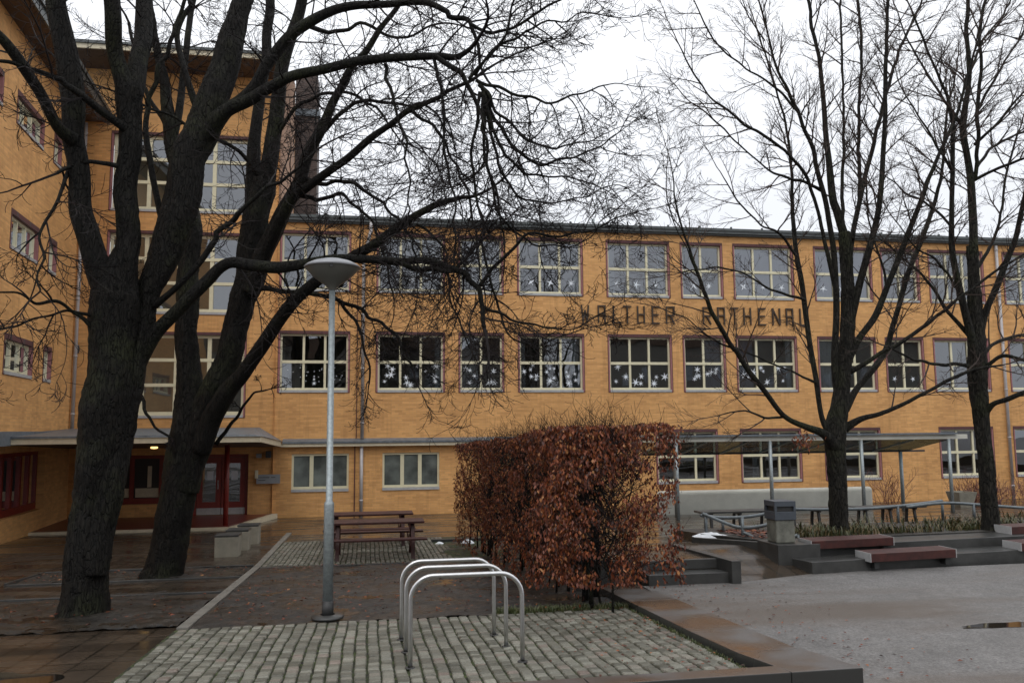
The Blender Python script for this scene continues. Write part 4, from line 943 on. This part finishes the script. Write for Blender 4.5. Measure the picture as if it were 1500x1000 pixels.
def twigs_on(tb, pts, rad, R_, st, dens, Ln, lvl, start=.15, rmax=.016, bias=None, updir=0):
    acc = 0; tot = len(pts)
    for i in range(1, tot):
        seg = (pts[i]-pts[i-1]).length; f = i/tot
        if f < start: continue
        acc += seg*dens
        while acc > 1:
            acc -= 1; dd = (pts[i]-pts[i-1]).normalized()
            ax = dd.cross(Vector((R_.uniform(-1, 1), R_.uniform(-1, 1), R_.uniform(-1, 1))))
            if ax.length < .05: continue
            nd = Matrix.Rotation(math.radians(R_.uniform(st['ang'][0]+10, st['ang'][1]+12)), 3, ax.normalized()) @ dd
            if bias is not None: nd = nd+bias
            nd.z += updir
            grow(tb, pts[i].copy(), nd, Ln*R_.uniform(.6, 1.25), min(rmax, rad[i]*.55+.003), lvl, R_, st)
def tree(name, base, label, trunks, limbs, twigspec, barkm, twigm, seed, st, root=1.35):
    R_ = random.Random(seed); t = empty(name, base, label, 'tree', None); paths = []
    tb = MB()
    for px, Y0, Y1 in trunks: limb(tb, px, Y0, Y1, 14, 40, .12)
    tb.build('trunk', M[barkm], t, smooth=True)
    lb_ = MB(); wb = MB()
    for e in limbs:
        px, Y0, Y1 = e[:3]; opt = e[3] if len(e) > 3 else {}
        pr = limb(lb_, px, Y0, Y1, 6, 10 if max(w for _, _, w in px) > 9 else 6, .10)
        o = dict(twigspec); o.update(opt)
        if o['dens'] > 0: twigs_on(wb, *pr, R_, o.get('st', st), o['dens'], o['Ln'], o.get('lvl', 2), o.get('start', .15), bias=o.get('bias'), updir=o.get('updir', 0))
        # tip continues as twig
        p, r = pr; d = (p[-1]-p[-2]).normalized(); grow(wb, p[-1].copy(), d, o['Ln']*1.1, max(.004, r[-1]), o.get('lvl', 2), R_, o.get('st', st))
    lb_.build('limbs', M[barkm], t, smooth=True)
    wb.build('twigs', M[twigm], t)
    return t
A_tr = [
 ([(120,915,100),(122,898,84),(125,860,72),(130,800,66),(136,740,64),(142,700,66),(149,660,74),(155,620,82),(162,580,78),(165,540,74),(166,500,76),(168,460,78),(170,430,76),(176,400,58),(182,375,40),(186,350,30)], 12.25, 12.2),
 ([(140,840,40),(150,760,46),(162,700,50),(170,650,48),(182,600,48),(194,550,44),(204,500,38),(214,450,36),(227,410,42),(242,375,50),(256,333,56),(266,285,58),(277,235,57),(291,200,57),(306,165,54),(322,112,48),(337,66,44),(350,25,34),(362,-30,30)], 12.1, 12.9),
 ([(178,470,54),(184,410,42),(185,333,38),(188,250,36),(190,180,38),(189,130,44)], 12.2, 12.0),
]
A_li = [
 ([(176,470,40),(158,420,48),(136,375,40),(120,320,36),(115,260,34),(112,200,34),(105,140,38),(97,90,36),(88,45,34),(80,0,31),(74,-40,28)], 12.2, 11.6, dict(dens=1.2)),
 ([(112,205,26),(92,188,19),(72,158,18),(48,120,18),(20,80,18),(-6,50,16),(-40,20,14)], 11.8, 10.6, dict(dens=2.2)),
 ([(189,150,34),(172,80,26),(166,30,26),(160,-30,22)], 12.0, 11.5, dict(dens=1.0)),
 ([(192,150,34),(206,80,30),(210,30,28),(216,-30,24)], 12.0, 12.6, dict(dens=1.0)),
 ([(306,200,24),(330,165,24),(350,148,20),(375,125,20),(395,88,20),(420,55,19),(450,34,18),(483,18,16),(520,10,14),(560,6,12),(605,3,11),(632,6,10),(655,18,9),(683,32,8),(697,60,6),(703,95,5)], 12.6, 11.6),
 ([(290,215,24),(312,180,26),(338,157,22),(370,143,20),(405,125,18),(430,112,17),(470,103,16),(510,93,15),(560,87,14),(600,83,13),(640,80,12),(668,84,10),(690,73,7)], 12.6, 11.4),
 ([(640,84,9),(665,97,9),(683,115,8),(697,140,7),(706,180,6),(716,240,5),(730,300,4),(740,360,3)], 11.5, 11.0, dict(dens=6)),
 ([(690,115,7),(712,90,5),(735,60,5),(748,20,4),(762,-20,3)], 11.4, 11.0, dict(dens=5)),
 ([(200,545,30),(212,512,28),(226,488,24),(250,465,22),(280,434,21),(303,410,20),(320,392,19),(339,383,19),(365,388,19),(400,394,20),(425,391,19),(450,385,17),(490,380,15),(540,380,14),(590,382,13),(625,382,12),(655,391,11),(682,402,10),(695,420,9),(706,450,8),(712,480,7)], 12.4, 10.8, dict(start=.3, dens=4)),
 ([(590,384,9),(612,397,9),(628,398,9),(655,396,8),(668,390,6)], 11.2, 11.1, dict(dens=1)),
 ([(188,196,16),(165,176,14),(140,155,13),(115,135,12),(75,112,9),(40,97,8),(0,88,6)], 12.0, 10.9, dict(dens=2.5)),
 ([(188,246,9),(160,240,8),(133,238,7),(105,243,6),(88,249,5)], 12, 11.8, dict(dens=3)),
 ([(228,450,12),(260,420,10),(300,372,10),(330,330,9),(350,310,8),(385,280,6),(420,260,5),(460,220,4)], 12.3, 11.6, dict(dens=3)),
 ([(140,490,9),(110,455,6),(80,445,6),(50,442,5),(20,436,4),(-10,428,3)], 12.1, 11.2, dict(dens=3, Ln=.8)),
 ([(140,470,7),(105,452,5),(60,466,4),(20,478,4),(-10,488,3)], 12.1, 11.3, dict(dens=3, Ln=.8)),
 ([(103,250,8),(85,290,6),(66,330,5),(58,390,4),(54,430,3)], 11.9, 11.0, dict(dens=4)),
 ([(250,350,12),(232,300,10),(220,240,10),(215,180,9),(228,120,8),(250,60,7),(270,0,6)], 12.6, 13.2, dict(dens=2)),
 ([(300,180,14),(270,100,10),(262,50,9),(280,0,8)], 12.9, 13.4, dict(dens=2)),
 # fan of long twigs towards the right
 ([(700,110,6),(730,70,5),(770,45,4),(820,30,3),(870,20,2)], 11.4, 10.9, dict(dens=5, Ln=.85)),
 ([(700,115,6),(745,140,5),(800,150,4),(850,140,3),(890,120,2)], 11.4, 11.2, dict(dens=5, Ln=.85)),
 ([(702,120,7),(735,170,5),(780,205,4),(830,215,3),(875,200,2)], 11.4, 10.9, dict(dens=5, Ln=.9)),
 ([(704,125,7),(740,200,6),(770,235,5),(815,236,4),(860,220,3),(905,195,2)], 11.4, 11.3, dict(dens=5, Ln=.85)),
 ([(704,130,6),(735,220,5),(780,258,4),(830,260,3),(885,282,2)], 11.4, 10.7, dict(dens=5, Ln=.85)),
 ([(704,130,6),(722,210,5),(752,280,4),(800,300,3),(850,290,2),(890,270,2)], 11.4, 11.0, dict(dens=5, Ln=.85)),
 ([(703,130,6),(712,230,5),(735,320,4),(790,360,3),(850,350,2),(900,310,2)], 11.4, 10.8, dict(dens=4.5, Ln=.8)),
 ([(700,130,6),(695,220,5),(703,320,4),(722,420,4),(745,490,3),(790,500,2),(850,480,2)], 11.4, 10.9, dict(dens=4.5, Ln=.8)),
 ([(700,420,7),(735,380,6),(770,350,5),(830,345,4),(880,335,3),(930,310,2)], 11.0, 10.4, dict(dens=4, Ln=.8)),
 ([(705,450,6),(760,470,4),(800,482,3),(840,480,2),(880,462,2)], 10.9, 10.3, dict(dens=4, Ln=.7)),
 ([(640,84,6),(650,160,5),(655,240,4),(668,320,3),(660,400,3)], 11.5, 11.2, dict(dens=5, Ln=.9)),
 ([(560,88,7),(575,150,5),(590,200,4),(600,280,3),(590,350,2)], 11.9, 11.3, dict(dens=5, Ln=.9)),
 ([(690,40,6),(740,45,5),(800,10,4),(850,-20,3)], 11.6, 11.0, dict(dens=5, Ln=.9)),
]
B_tr = [
 ([(236,850,72),(243,825,62),(256,750,58),(268,690,60),(276,640,62),(279,600,50),(276,540,40),(272,480,36),(275,420,36),(281,360,32),(280,310,28),(268,270,24),(254,225,24),(248,185,22),(240,120,16),(228,60,13),(220,10,11),(216,-30,9)], 16.25, 16.6),
 ([(272,720,44),(286,660,48),(304,600,48),(324,550,44),(340,505,42),(352,460,42),(362,410,44),(370,360,44),(378,310,42),(388,262,40)], 16.25, 16.0),
]
B_li = [
 ([(374,300,30),(372,240,24),(376,180,19),(384,120,17),(390,60,16),(394,0,15),(396,-40,14)], 16.1, 16.4, dict(dens=1.5)),
 ([(386,275,32),(398,220,26),(404,165,24),(412,110,22),(424,60,20),(438,15,18),(448,-30,16)], 16.0, 15.6, dict(dens=1.5)),
 ([(366,430,30),(380,390,32),(396,352,28),(412,315,26),(430,283,22),(447,235,20),(462,205,18),(482,165,15),(500,130,13),(515,100,12),(535,75,11),(555,45,9),(582,10,8),(600,-20,7)], 15.9, 14.6),
 ([(384,390,22),(396,358,22),(410,325,20),(430,290,18),(452,272,15),(480,252,14),(505,233,13),(543,205,12),(575,182,10),(600,165,10),(640,145,8),(683,120,6),(720,95,4)], 15.8, 13.6),
 ([(296,660,34),(312,612,34),(334,575,30),(358,545,25),(381,513,24),(402,480,23),(432,440,21),(465,410,20),(500,385,18),(540,362,17),(570,342,15),(600,322,13),(640,300,11),(672,292,8),(700,285,5)], 16.1, 13.4, dict(start=.35)),
 ([(440,34,9),(490,50,7),(530,35,6),(580,55,5),(630,40,4)], 15.4, 14.6, dict(dens=4)),
 ([(462,205,8),(500,165,7),(530,150,6),(580,150,5),(630,160,4),(660,200,3)], 15.4, 14.2, dict(dens=4)),
 ([(440,260,9),(475,270,7),(520,266,6),(560,300,5),(600,345,4),(612,400,3)], 15.5, 14.2, dict(dens=4)),
 ([(430,285,9),(465,290,7),(500,288,6),(540,320,5),(560,370,4),(575,430,3)], 15.4, 14.0, dict(dens=4)),
 ([(370,420,14),(400,424,8),(450,428,8),(500,440,7),(540,462,6),(575,490,5),(600,540,3)], 15.9, 14.2, dict(dens=4, Ln=.9)),
 ([(500,440,6),(520,470,5),(535,510,4),(540,560,3)], 15.1, 14.5, dict(dens=4, Ln=.7)),
 ([(318,650,8),(345,612,6),(370,580,4),(392,570,3)], 16.2, 16.0, dict(dens=2, Ln=.4)),
 ([(200,570,8),(222,612,5),(245,640,4)], 16.2, 16.0, dict(dens=1, Ln=.3)),
 ([(255,230,10),(240,180,8),(215,140,7),(205,90,6),(190,30,5)], 16.5, 16.8, dict(dens=3)),
 ([(254,200,14),(268,120,11),(276,50,10),(285,-10,9)], 16.5, 17, dict(dens=3)),
 ([(390,270,8),(350,220,7),(300,200,6),(250,170,5),(200,150,4)], 16, 15, dict(dens=3)),
 ([(400,210,8),(430,160,7),(470,140,6),(520,140,5),(560,170,4)], 15.9, 15, dict(dens=4)),
 ([(600,165,6),(640,190,5),(670,240,4),(690,300,4),(700,380,3),(715,450,2)], 14.3, 13.8, dict(dens=5)),
 ([(610,330,5),(640,350,4),(660,410,3),(670,470,3),(700,540,2)], 14, 13.6, dict(dens=4)),
]
tA = tree('chestnut_tree', (-3.78, 12.27, zL(12.27)), 'large bare tree nearest the left, thick forked black trunk with drooping twigs', A_tr, A_li, dict(dens=3.9, Ln=1.15, start=.2), 'bark', 'twig', 1, weep)
tB = tree('chestnut_tree', (-3.69, 16.27, zL(16.27)), 'bare leaning tree behind the first, slimmer trunk split in two near the entrance', B_tr, B_li, dict(dens=3.8, Ln=1.35, start=.2), 'bark', 'twig', 2, weep)
C_tr = [([(1232,786,44),(1230,770,34),(1228,720,32),(1225,670,34),(1224,635,38),(1230,600,32),(1234,550,26),(1240,500,25),(1242,440,24),(1240,380,22),(1236,340,20)], 13.94, 14.0)]
C_li = [
 ([(1226,655,26),(1208,636,16),(1180,625,11),(1150,610,9),(1125,580,9),(1100,548,9),(1075,510,8),(1055,480,8),(1036,440,7),(1022,400,6),(1005,350,4),(990,300,3),(984,250,2)], 13.9, 12.8, dict(start=.3)),
 ([(1222,640,16),(1205,615,9),(1196,560,9),(1186,500,9),(1178,440,9),(1168,375,8),(1160,310,7),(1160,250,5),(1150,180,4),(1130,110,3),(1112,50,3)], 13.9, 14.5, dict(start=.2)),
 ([(1236,345,15),(1227,310,14),(1220,290,13),(1214,240,11),(1209,190,9),(1202,100,7),(1190,40,6),(1180,-20,5)], 14, 14.2),
 ([(1234,600,18),(1222,540,12),(1226,460,11),(1222,380,10),(1212,310,9),(1199,257,8),(1185,205,7),(1170,165,6),(1150,125,5),(1133,84,4),(1122,37,3),(1108,-10,3)], 14, 13.4, dict(start=.4)),
 ([(1224,420,9),(1210,365,7),(1196,300,6),(1180,258,6),(1155,225,5),(1119,198,5),(1089,183,4),(1060,158,4),(1038,139,3),(1014,105,3),(992,60,2)], 13.9, 12.9, dict(start=.2)),
 ([(1170,165,5),(1140,132,4),(1100,105,3),(1060,75,3),(1038,48,3),(1016,0,2)], 13.6, 13.0),
 ([(1206,280,6),(1170,264,5),(1138,256,4),(1108,235,3),(1071,200,3),(1040,170,3),(1012,150,2)], 13.9, 13.2),
 ([(1240,400,12),(1247,352,9),(1256,310,8),(1260,279,7),(1258,220,6),(1260,128,5),(1262,66,5),(1256,-10,4)], 14, 14.6),
 ([(1244,470,18),(1258,420,13),(1270,375,12),(1284,320,10),(1291,279,9),(1295,202,8),(1297,120,7),(1298,50,6),(1300,-10,5)], 14, 13.4),
 ([(1247,350,9),(1265,270,8),(1280,210,7),(1295,150,6),(1317,75,5),(1339,28,4),(1356,-10,3)], 14, 14.8),
 ([(1240,528,18),(1258,495,12),(1282,462,11),(1300,420,10),(1318,375,10),(1335,330,9),(1352,285,8),(1374,230,6),(1400,170,5),(1420,100,4),(1440,40,3)], 14, 13.0),
 ([(1238,600,16),(1254,570,11),(1282,537,11),(1298,510,10),(1310,470,9),(1330,402,9),(1350,350,8),(1368,300,7),(1380,250,5),(1385,180,4),(1400,110,3)], 14, 14.7, dict(start=.3)),
 ([(1245,545,10),(1290,518,7),(1330,495,7),(1370,465,6),(1400,442,5),(1440,410,5),(1475,388,4),(1520,360,3)], 14, 12.8),
 ([(1238,628,16),(1262,614,10),(1290,606,8),(1320,592,7),(1350,578,6),(1390,556,6),(1430,540,5),(1470,535,3)], 14, 13.2, dict(dens=2)),
 ([(1234,320,7),(1234,270,6),(1236,200,5),(1234,110,4),(1232,30,4),(1230,-20,3)], 14, 14.8),
 ([(1196,560,5),(1150,540,3),(1100,520,3),(1050,500,2)], 14, 13.4, dict(dens=2.5)),
 ([(1180,440,5),(1130,424,4),(1090,400,3),(1050,392,3),(1000,398,2)], 14, 13.4, dict(dens=2.5)),
 ([(1075,510,4),(1040,495,3),(1010,470,2),(980,455,2)], 13.5, 13.1, dict(dens=3)),
 ([(1168,375,5),(1140,340,4),(1115,330,3),(1085,300,3),(1060,260,2)], 14, 13.4),
 ([(1022,400,3),(1005,360,2),(985,320,2),(975,280,2)], 13.2, 13, dict(dens=3)),
 ([(1300,420,5),(1290,380,4),(1275,330,3),(1270,280,3)], 14, 14.3),
 ([(1150,610,5),(1120,612,4),(1090,600,3),(1050,610,2)], 13.7, 13.2, dict(dens=3)),
 ([(1120,60,3),(1095,20,2),(1080,-20,2)], 13.4, 13, {}),
]
D_tr = [([(1454,784,42),(1452,768,32),(1448,720,27),(1443,660,26),(1438,620,26),(1434,580,30),(1432,540,32),(1430,490,28),(1428,440,23),(1426,400,20),(1424,360,18)], 13.74, 13.9)]
D_li = [
 ([(1426,372,15),(1426,330,14),(1423,275,13),(1416,225,11),(1410,185,12),(1418,130,8),(1419,90,8),(1416,37,7),(1420,-20,6)], 13.9, 14.2),
 ([(1428,262,8),(1432,220,7),(1432,160,7),(1438,92,6),(1436,37,6),(1449,-15,5)], 14, 13.4),
 ([(1436,545,20),(1422,490,14),(1410,440,12),(1400,400,11),(1395,363,10),(1394,300,8),(1395,240,8),(1395,180,7),(1383,128,5),(1365,90,4),(1353,60,4),(1338,20,3)], 13.8, 13.2, dict(start=.3)),
 ([(1427,264,6),(1450,252,5),(1475,242,5),(1510,228,4)], 14, 13.2), ([(1430,249,6),(1445,225,5),(1462,210,5),(1485,200,4),(1515,188,3)], 14, 14.5), ([(1427,213,6),(1445,195,5),(1463,178,5),(1485,150,4),(1510,120,3)], 14, 13.4),
 ([(1434,490,18),(1445,455,11),(1460,420,11),(1475,380,10),(1488,345,9),(1498,300,8),(1510,250,7),(1530,190,5)], 13.9, 13.2),
 ([(1440,606,16),(1455,592,9),(1475,585,9),(1500,574,8),(1540,560,6)], 13.8, 13.0, dict(dens=2)), ([(1438,545,12),(1452,530,7),(1470,520,7),(1490,526,6),(1520,532,5)], 13.8, 13.2), ([(1436,525,10),(1450,508,6),(1470,498,6),(1500,490,5),(1530,480,4)], 13.8, 14.4),
 ([(1432,545,12),(1412,534,7),(1385,534,6),(1350,530,5),(1325,520,4),(1300,508,3)], 13.8, 13.2, dict(dens=2)), ([(1428,500,10),(1405,475,7),(1384,450,6),(1365,420,5),(1342,395,4),(1318,375,3),(1290,350,2)], 13.8, 14.4),
 ([(1426,400,8),(1445,372,6),(1460,340,5),(1468,300,4),(1475,250,4),(1490,200,3)], 13.9, 14.5), ([(1410,185,6),(1385,150,5),(1360,110,4),(1330,60,3),(1310,10,2)], 14, 14.5), ([(1395,250,5),(1370,210,4),(1345,170,3),(1320,130,2)], 13.5, 13.2),
 ([(1418,110,5),(1440,60,4),(1470,20,3),(1490,-20,3)], 14.2, 14.8), ([(1432,160,5),(1460,110,4),(1485,70,3),(1510,30,3)], 14, 13.6),
 ([(1400,420,5),(1370,380,4),(1340,360,3),(1310,320,2)], 13.6, 13),
 ([(1394,330,5),(1360,300,4),(1330,285,3),(1300,260,2)], 13.6, 13.2),
]
WS = .84; WIG = .35
tC = tree('lime_tree', (8.35, 13.94, 1.0), 'bare tree with straight rising limbs on the tiered bed beside the waste bin', C_tr, C_li, dict(dens=4.0, Ln=.95, start=.15), 'barkr', 'twigr', 3, asc)
tD = tree('lime_tree', (11.26, 13.74, 1.0), 'rightmost bare tree, rising from the planted bed near the right picture edge', D_tr, D_li, dict(dens=4.0, Ln=.95, start=.15), 'barkr', 'twigr', 4, asc)
# ------------------------------------------------------------------ HEDGE
H = empty('beech_hedge', (2.9, 14.6, zL(14.6)), 'tall rust brown beech hedge running from the kerb back towards the school', 'hedge')
R_ = random.Random(9)
def hx(u): return 2.42-.42*u, 3.92-.66*u       # left / right face at u=0 near .. 1 far
def hy(u): return 10.25+9.3*u
def htop(u, v):
    return 2.92-.28*u+.10*noise.noise(Vector((u*9, v*3, 5)))+(.05 if u < .3 else -.03)
stb = MB(); tw = MB()
for i in range(46):
    u = (i+.5)/46; a, c = hx(u); x = (a+c)/2-.15+R_.uniform(-.22, .3); y = hy(u)+R_.uniform(-.08, .08); z = zL(y); r = R_.uniform(.014, .028)
    P = [Vector((x, y, z-.05))]; 
    for k in range(1, 8): P.append(Vector((x+R_.gauss(0, .05)*k*.5, y+R_.gauss(0, .05)*k*.4, z+2.3*k/7)))
    stb.tube(P, [r*(1-.09*k) for k in range(8)], 6, True, .1)
hst = dict(seg=[3, 5, 6], curl=.5, wig=.16, droop=-.1, up=.25, rmin=.0022, kids=[0, 4, 5], ang=(25, 60))
for i in range(2000):
    u = R_.random()**1.15; a, c = hx(u); y = hy(u); z = zL(y)+R_.uniform(.35, 2.15); s = R_.choice((-1, -1, 1, 0))
    x = (a+c)/2+R_.uniform(-.3, .3); nd = Vector((s*R_.uniform(.4, 1), R_.uniform(-.7, .5), R_.uniform(.1, 1.1)))
    grow(tw, Vector((x, y, z)), nd, R_.uniform(.4, .75), .007, 1, R_, hst)
for i in range(420):                                     # upright shoots on the top
    u = R_.random()**1.2; v = R_.random(); a, c = hx(u); y = hy(u); zt = htop(u, v)
    grow(tw, Vector((a+(c-a)*v, y, zt-.25)), Vector((R_.gauss(0, .25), R_.gauss(0, .25), 1)), R_.uniform(.25, .55), .004, 0, R_, hst)
stb.build('stems', M['bark'], H, smooth=True); tw.build('twigs', M['twig'], H)
lf = MB()
def leaf(p, n, s):
    t1 = n.cross(Vector((0, 0, 1)))
    t1 = Vector((1, 0, 0)) if t1.length < .1 else t1.normalized()
    dn = Vector((R_.gauss(0, .35), R_.gauss(0, .35), -1)).normalized(); t1 = (t1+Vector((R_.gauss(0, .6), R_.gauss(0, .6), R_.gauss(0, .3)))).normalized()
    w = s*R_.uniform(.22, .36); k = len(lf.v); nn = t1.cross(dn)*s*R_.uniform(-.18, .18)
    lf.v += [tuple(p), tuple(p+dn*s*.45+t1*w+nn), tuple(p+dn*s+nn*.5), tuple(p+dn*s*.45-t1*w+nn)]
    lf.f += [(k, k+1, k+2, k+3)]
cnt = 0
while cnt < 38000:
    u = R_.random()**1.35; a, c = hx(u); y = hy(u)+R_.uniform(-.06, .06); zb = zL(y)
    face = R_.random(); 
    if face < .50: x = a+abs(R_.gauss(0, .10))-.04; n = Vector((-1, 0, 0)); z = zb+R_.uniform(.05, 1)*(htop(u, 0)-zb)
    elif face < .68: x = R_.uniform(a, c); z = htop(u, (x-a)/(c-a))-abs(R_.gauss(0, .07)); n = Vector((0, 0, 1))
    elif face < .88:                                      # near end
        x = R_.uniform(a-.02, c+.10); y = 10.2+abs(R_.gauss(0, .22)); u = 0; zb = zL(y); z = zb+R_.uniform(.15, 1)*(htop(0, .5)-zb); n = Vector((0, -1, 0))
    else: x = c-abs(R_.gauss(0, .12))+.05; n = Vector((1, 0, 0)); z = zb+R_.uniform(.1, 1)*(htop(u, 1)-zb)
    hf = (z-zb)/2.4
    q = noise.noise(Vector((x*2.6, y*1.9, z*2.6)))*.9+noise.noise(Vector((x*6, y*5, z*6)))*.5
    thr = -.12
    if hf < .4: thr = -.12+(.4-hf)*.75
    if hf > .85: thr = -.3
    if face >= .68 and face < .88 and x > 2.95 and .35 < hf < .75: thr = .08
    if 0.3 < hf < .8 and u < .35 and face < .5: thr = -.02
    if q < thr: continue
    if R_.random() < .16:
        x = R_.uniform(a+.1, c-.1); y = hy(R_.random()**1.3)
        if z > zL(y)+2.2 or z < zL(y)+.4: continue
    bulge = .10*noise.noise(Vector((y*1.7, z*2.1, 7)))+.12*max(0, hf-.8)*5*(.5 if face < .5 else 0)
    if face < .5: x += bulge
    leaf(Vector((x, y, z)), n, R_.uniform(.038, .07)); cnt += 1
lf.build('leaves', M['leaf'], H)
lf = MB()
for i in range(90):
    p, _ = onY(R_.gauss(1178, 9), R_.gauss(645, 7), 13.6+R_.uniform(-.2, .2)); leaf(p, Vector((0, -1, 0)), R_.uniform(.05, .08))
lf.build('dead_leaves', M['leaf'], tC)
# ------------------------------------------------------------------ shrubs on the right
def shrub(x, y, w, h, n, label, seed, mat='redtwig', dark=False):
    R2 = random.Random(seed); t = empty('low_shrub', (x, y, zR(y)), label, 'shrub', 'bare reddish shrubs along the wall'); mb = MB(); z = zR(y)
    s3 = dict(seg=[3, 5, 6], curl=.5, wig=.14, droop=-.05, up=.2, rmin=.005, kids=[0, 4, 4], ang=(20, 50))
    for i in range(n):
        px, py = x+R2.uniform(-w, w), y+R2.uniform(-.4, .4)
        grow(mb, Vector((px, py, z)), Vector((R2.gauss(0, .4), R2.gauss(0, .3), 1)), h*R2.uniform(.6, 1.1), .01, 1, R2, s3)
    mb.build('branches', M[mat], t)
shrub(22.3, 27.5, 1.0, .95, 110, 'dense reddish bare shrub between the plant pot and the right trunk', 1)
shrub(25.4, 27.6, 1.4, 1.0, 150, 'dense reddish bare shrub right of the rightmost trunk under the downpipe', 2)
shrub(28.6, 27.6, 1.4, 1.0, 120, 'reddish bare shrub at the right picture edge along the wall', 3)
shrub(19.0, 28.3, .35, 1.2, 26, 'slim upright twiggy shrub left of the shelter end post', 4)
# ------------------------------------------------------------------ behind the camera: houses and trees seen only in the panes
def house(x0, x1, y, h, label):
    t = empty('apartment_house', ((x0+x1)/2, y, 0), label, 'house', 'houses across the street')
    mb = MB(); mb.box(x0, x1, y-10, y, 0, h); mb.build('wall', simple('house_render', (.16, .15, .13), .8), t)
    mb = MB(); mb.prism([(x0-.4, y-10.4), (x1+.4, y-10.4), (x1+.4, y+.4), (x0-.4, y+.4)], h, lambda x, yy: h+.3); mb.prism([(x0, y-8), (x1, y-8), (x1, y-2), (x0, y-2)], h+.3, h+2.4); mb.build('roof', M['soffit'], t)
    k = 0; z = 1.5
    while z < h-2:
        x = x0+1.5
        while x < x1-2:
            mb = MB(); mb.box(x, x+1.3, y-.02, y+.04, z, z+1.6); mb.build('window', M['glass'], t); x += 3.4
        z += 3.2
house(-48, -14, -34, 13, 'grey rendered apartment house across the street on the left, only reflected in the panes')
house(-10, 22, -38, 11.5, 'grey rendered apartment house across the street in the middle, only reflected in the panes')
house(27, 70, -34, 13, 'grey rendered apartment house across the street on the right, only reflected in the panes')
for i, (x, y, z) in enumerate(((1, -9, .6), (13, -6, .6), (-14, -12, .6))):
    cpy = copy_tree(tC if i else tD, None, (x, y, z))
    cpy.rotation_euler = (0, 0, 1.3+i)
    cpy['label'] = ['bare tree behind the viewpoint, middle one reflected in the panes', 'bare tree behind the viewpoint to the right, seen only as reflection', 'bare tree behind the viewpoint to the left, seen only as reflection'][i]
    cpy['group'] = 'trees behind the viewpoint'
# ------------------------------------------------------------------ world, sun, camera
w = bpy.data.worlds.new('World'); sc.world = w; w.use_nodes = True; nt = w.node_tree
bg = nt.nodes['Background']; sky = N(nt, 'ShaderNodeTexSky', sky_type='NISHITA', sun_disc=False, sun_elevation=math.radians(50), sun_rotation=math.radians(200))
mul = N(nt, 'ShaderNodeMix', data_type='RGBA', blend_type='MULTIPLY'); mul.inputs[0].default_value = 1; mul.inputs[7].default_value = (.6, .6, .6, 1); L(nt, sky.outputs[0], mul.inputs[6])
tc = N(nt, 'ShaderNodeTexCoord'); sp = N(nt, 'ShaderNodeSeparateXYZ'); L(nt, tc.outputs['Generated'], sp.inputs[0])
cl = ramp(nt, sp.outputs[2], [(0, (8.9, 9.2, 9.8)), (.25, (9.3, 9.55, 10.1)), (1, (15.5, 15.6, 15.8))])
no = N(nt, 'ShaderNodeTexNoise', i_Scale=1.6, i_Detail=4.0); L(nt, tc.outputs['Generated'], no.inputs['Vector'])
m3 = N(nt, 'ShaderNodeMix', data_type='RGBA', blend_type='MULTIPLY'); m3.inputs[0].default_value = 1; L(nt, cl, m3.inputs[6]); L(nt, ramp(nt, no.outputs['Fac'], [(.3, g3(.98)), (.7, g3(1.02))]), m3.inputs[7])
mx = N(nt, 'ShaderNodeMix', data_type='RGBA'); mx.inputs[0].default_value = .92; L(nt, mul.outputs[2], mx.inputs[6]); L(nt, m3.outputs[2], mx.inputs[7])
L(nt, mx.outputs[2], bg.inputs[0]); bg.inputs[1].default_value = .109
sl = bpy.data.lights.new('sun', 'SUN'); sl.energy = .5; sl.angle = math.radians(25); sl.color = (1, .97, .92)
so = bpy.data.objects.new('sun', sl); COL.objects.link(so)
el, az = math.radians(50), math.radians(200)
dirv = Vector((math.sin(az)*math.cos(el), math.cos(az)*math.cos(el), math.sin(el))); so.rotation_euler = dirv.to_track_quat('Z', 'Y').to_euler(); so.location = dirv*40
cam = bpy.data.cameras.new('camera'); cam.sensor_width = 36; cam.lens = 36*FP/1500; cam.clip_start = .05; cam.clip_end = 2000
co = bpy.data.objects.new('camera', cam); COL.objects.link(co)
co.matrix_world = Matrix(((CR.x, CU.x, -CF.x, 0), (CR.y, CU.y, -CF.y, 0), (CR.z, CU.z, -CF.z, CZ), (0, 0, 0, 1)))
sc.camera = co
sc.view_settings.view_transform = 'Standard'; sc.view_settings.look = 'None'; sc.view_settings.exposure = 0; sc.view_settings.gamma = 1
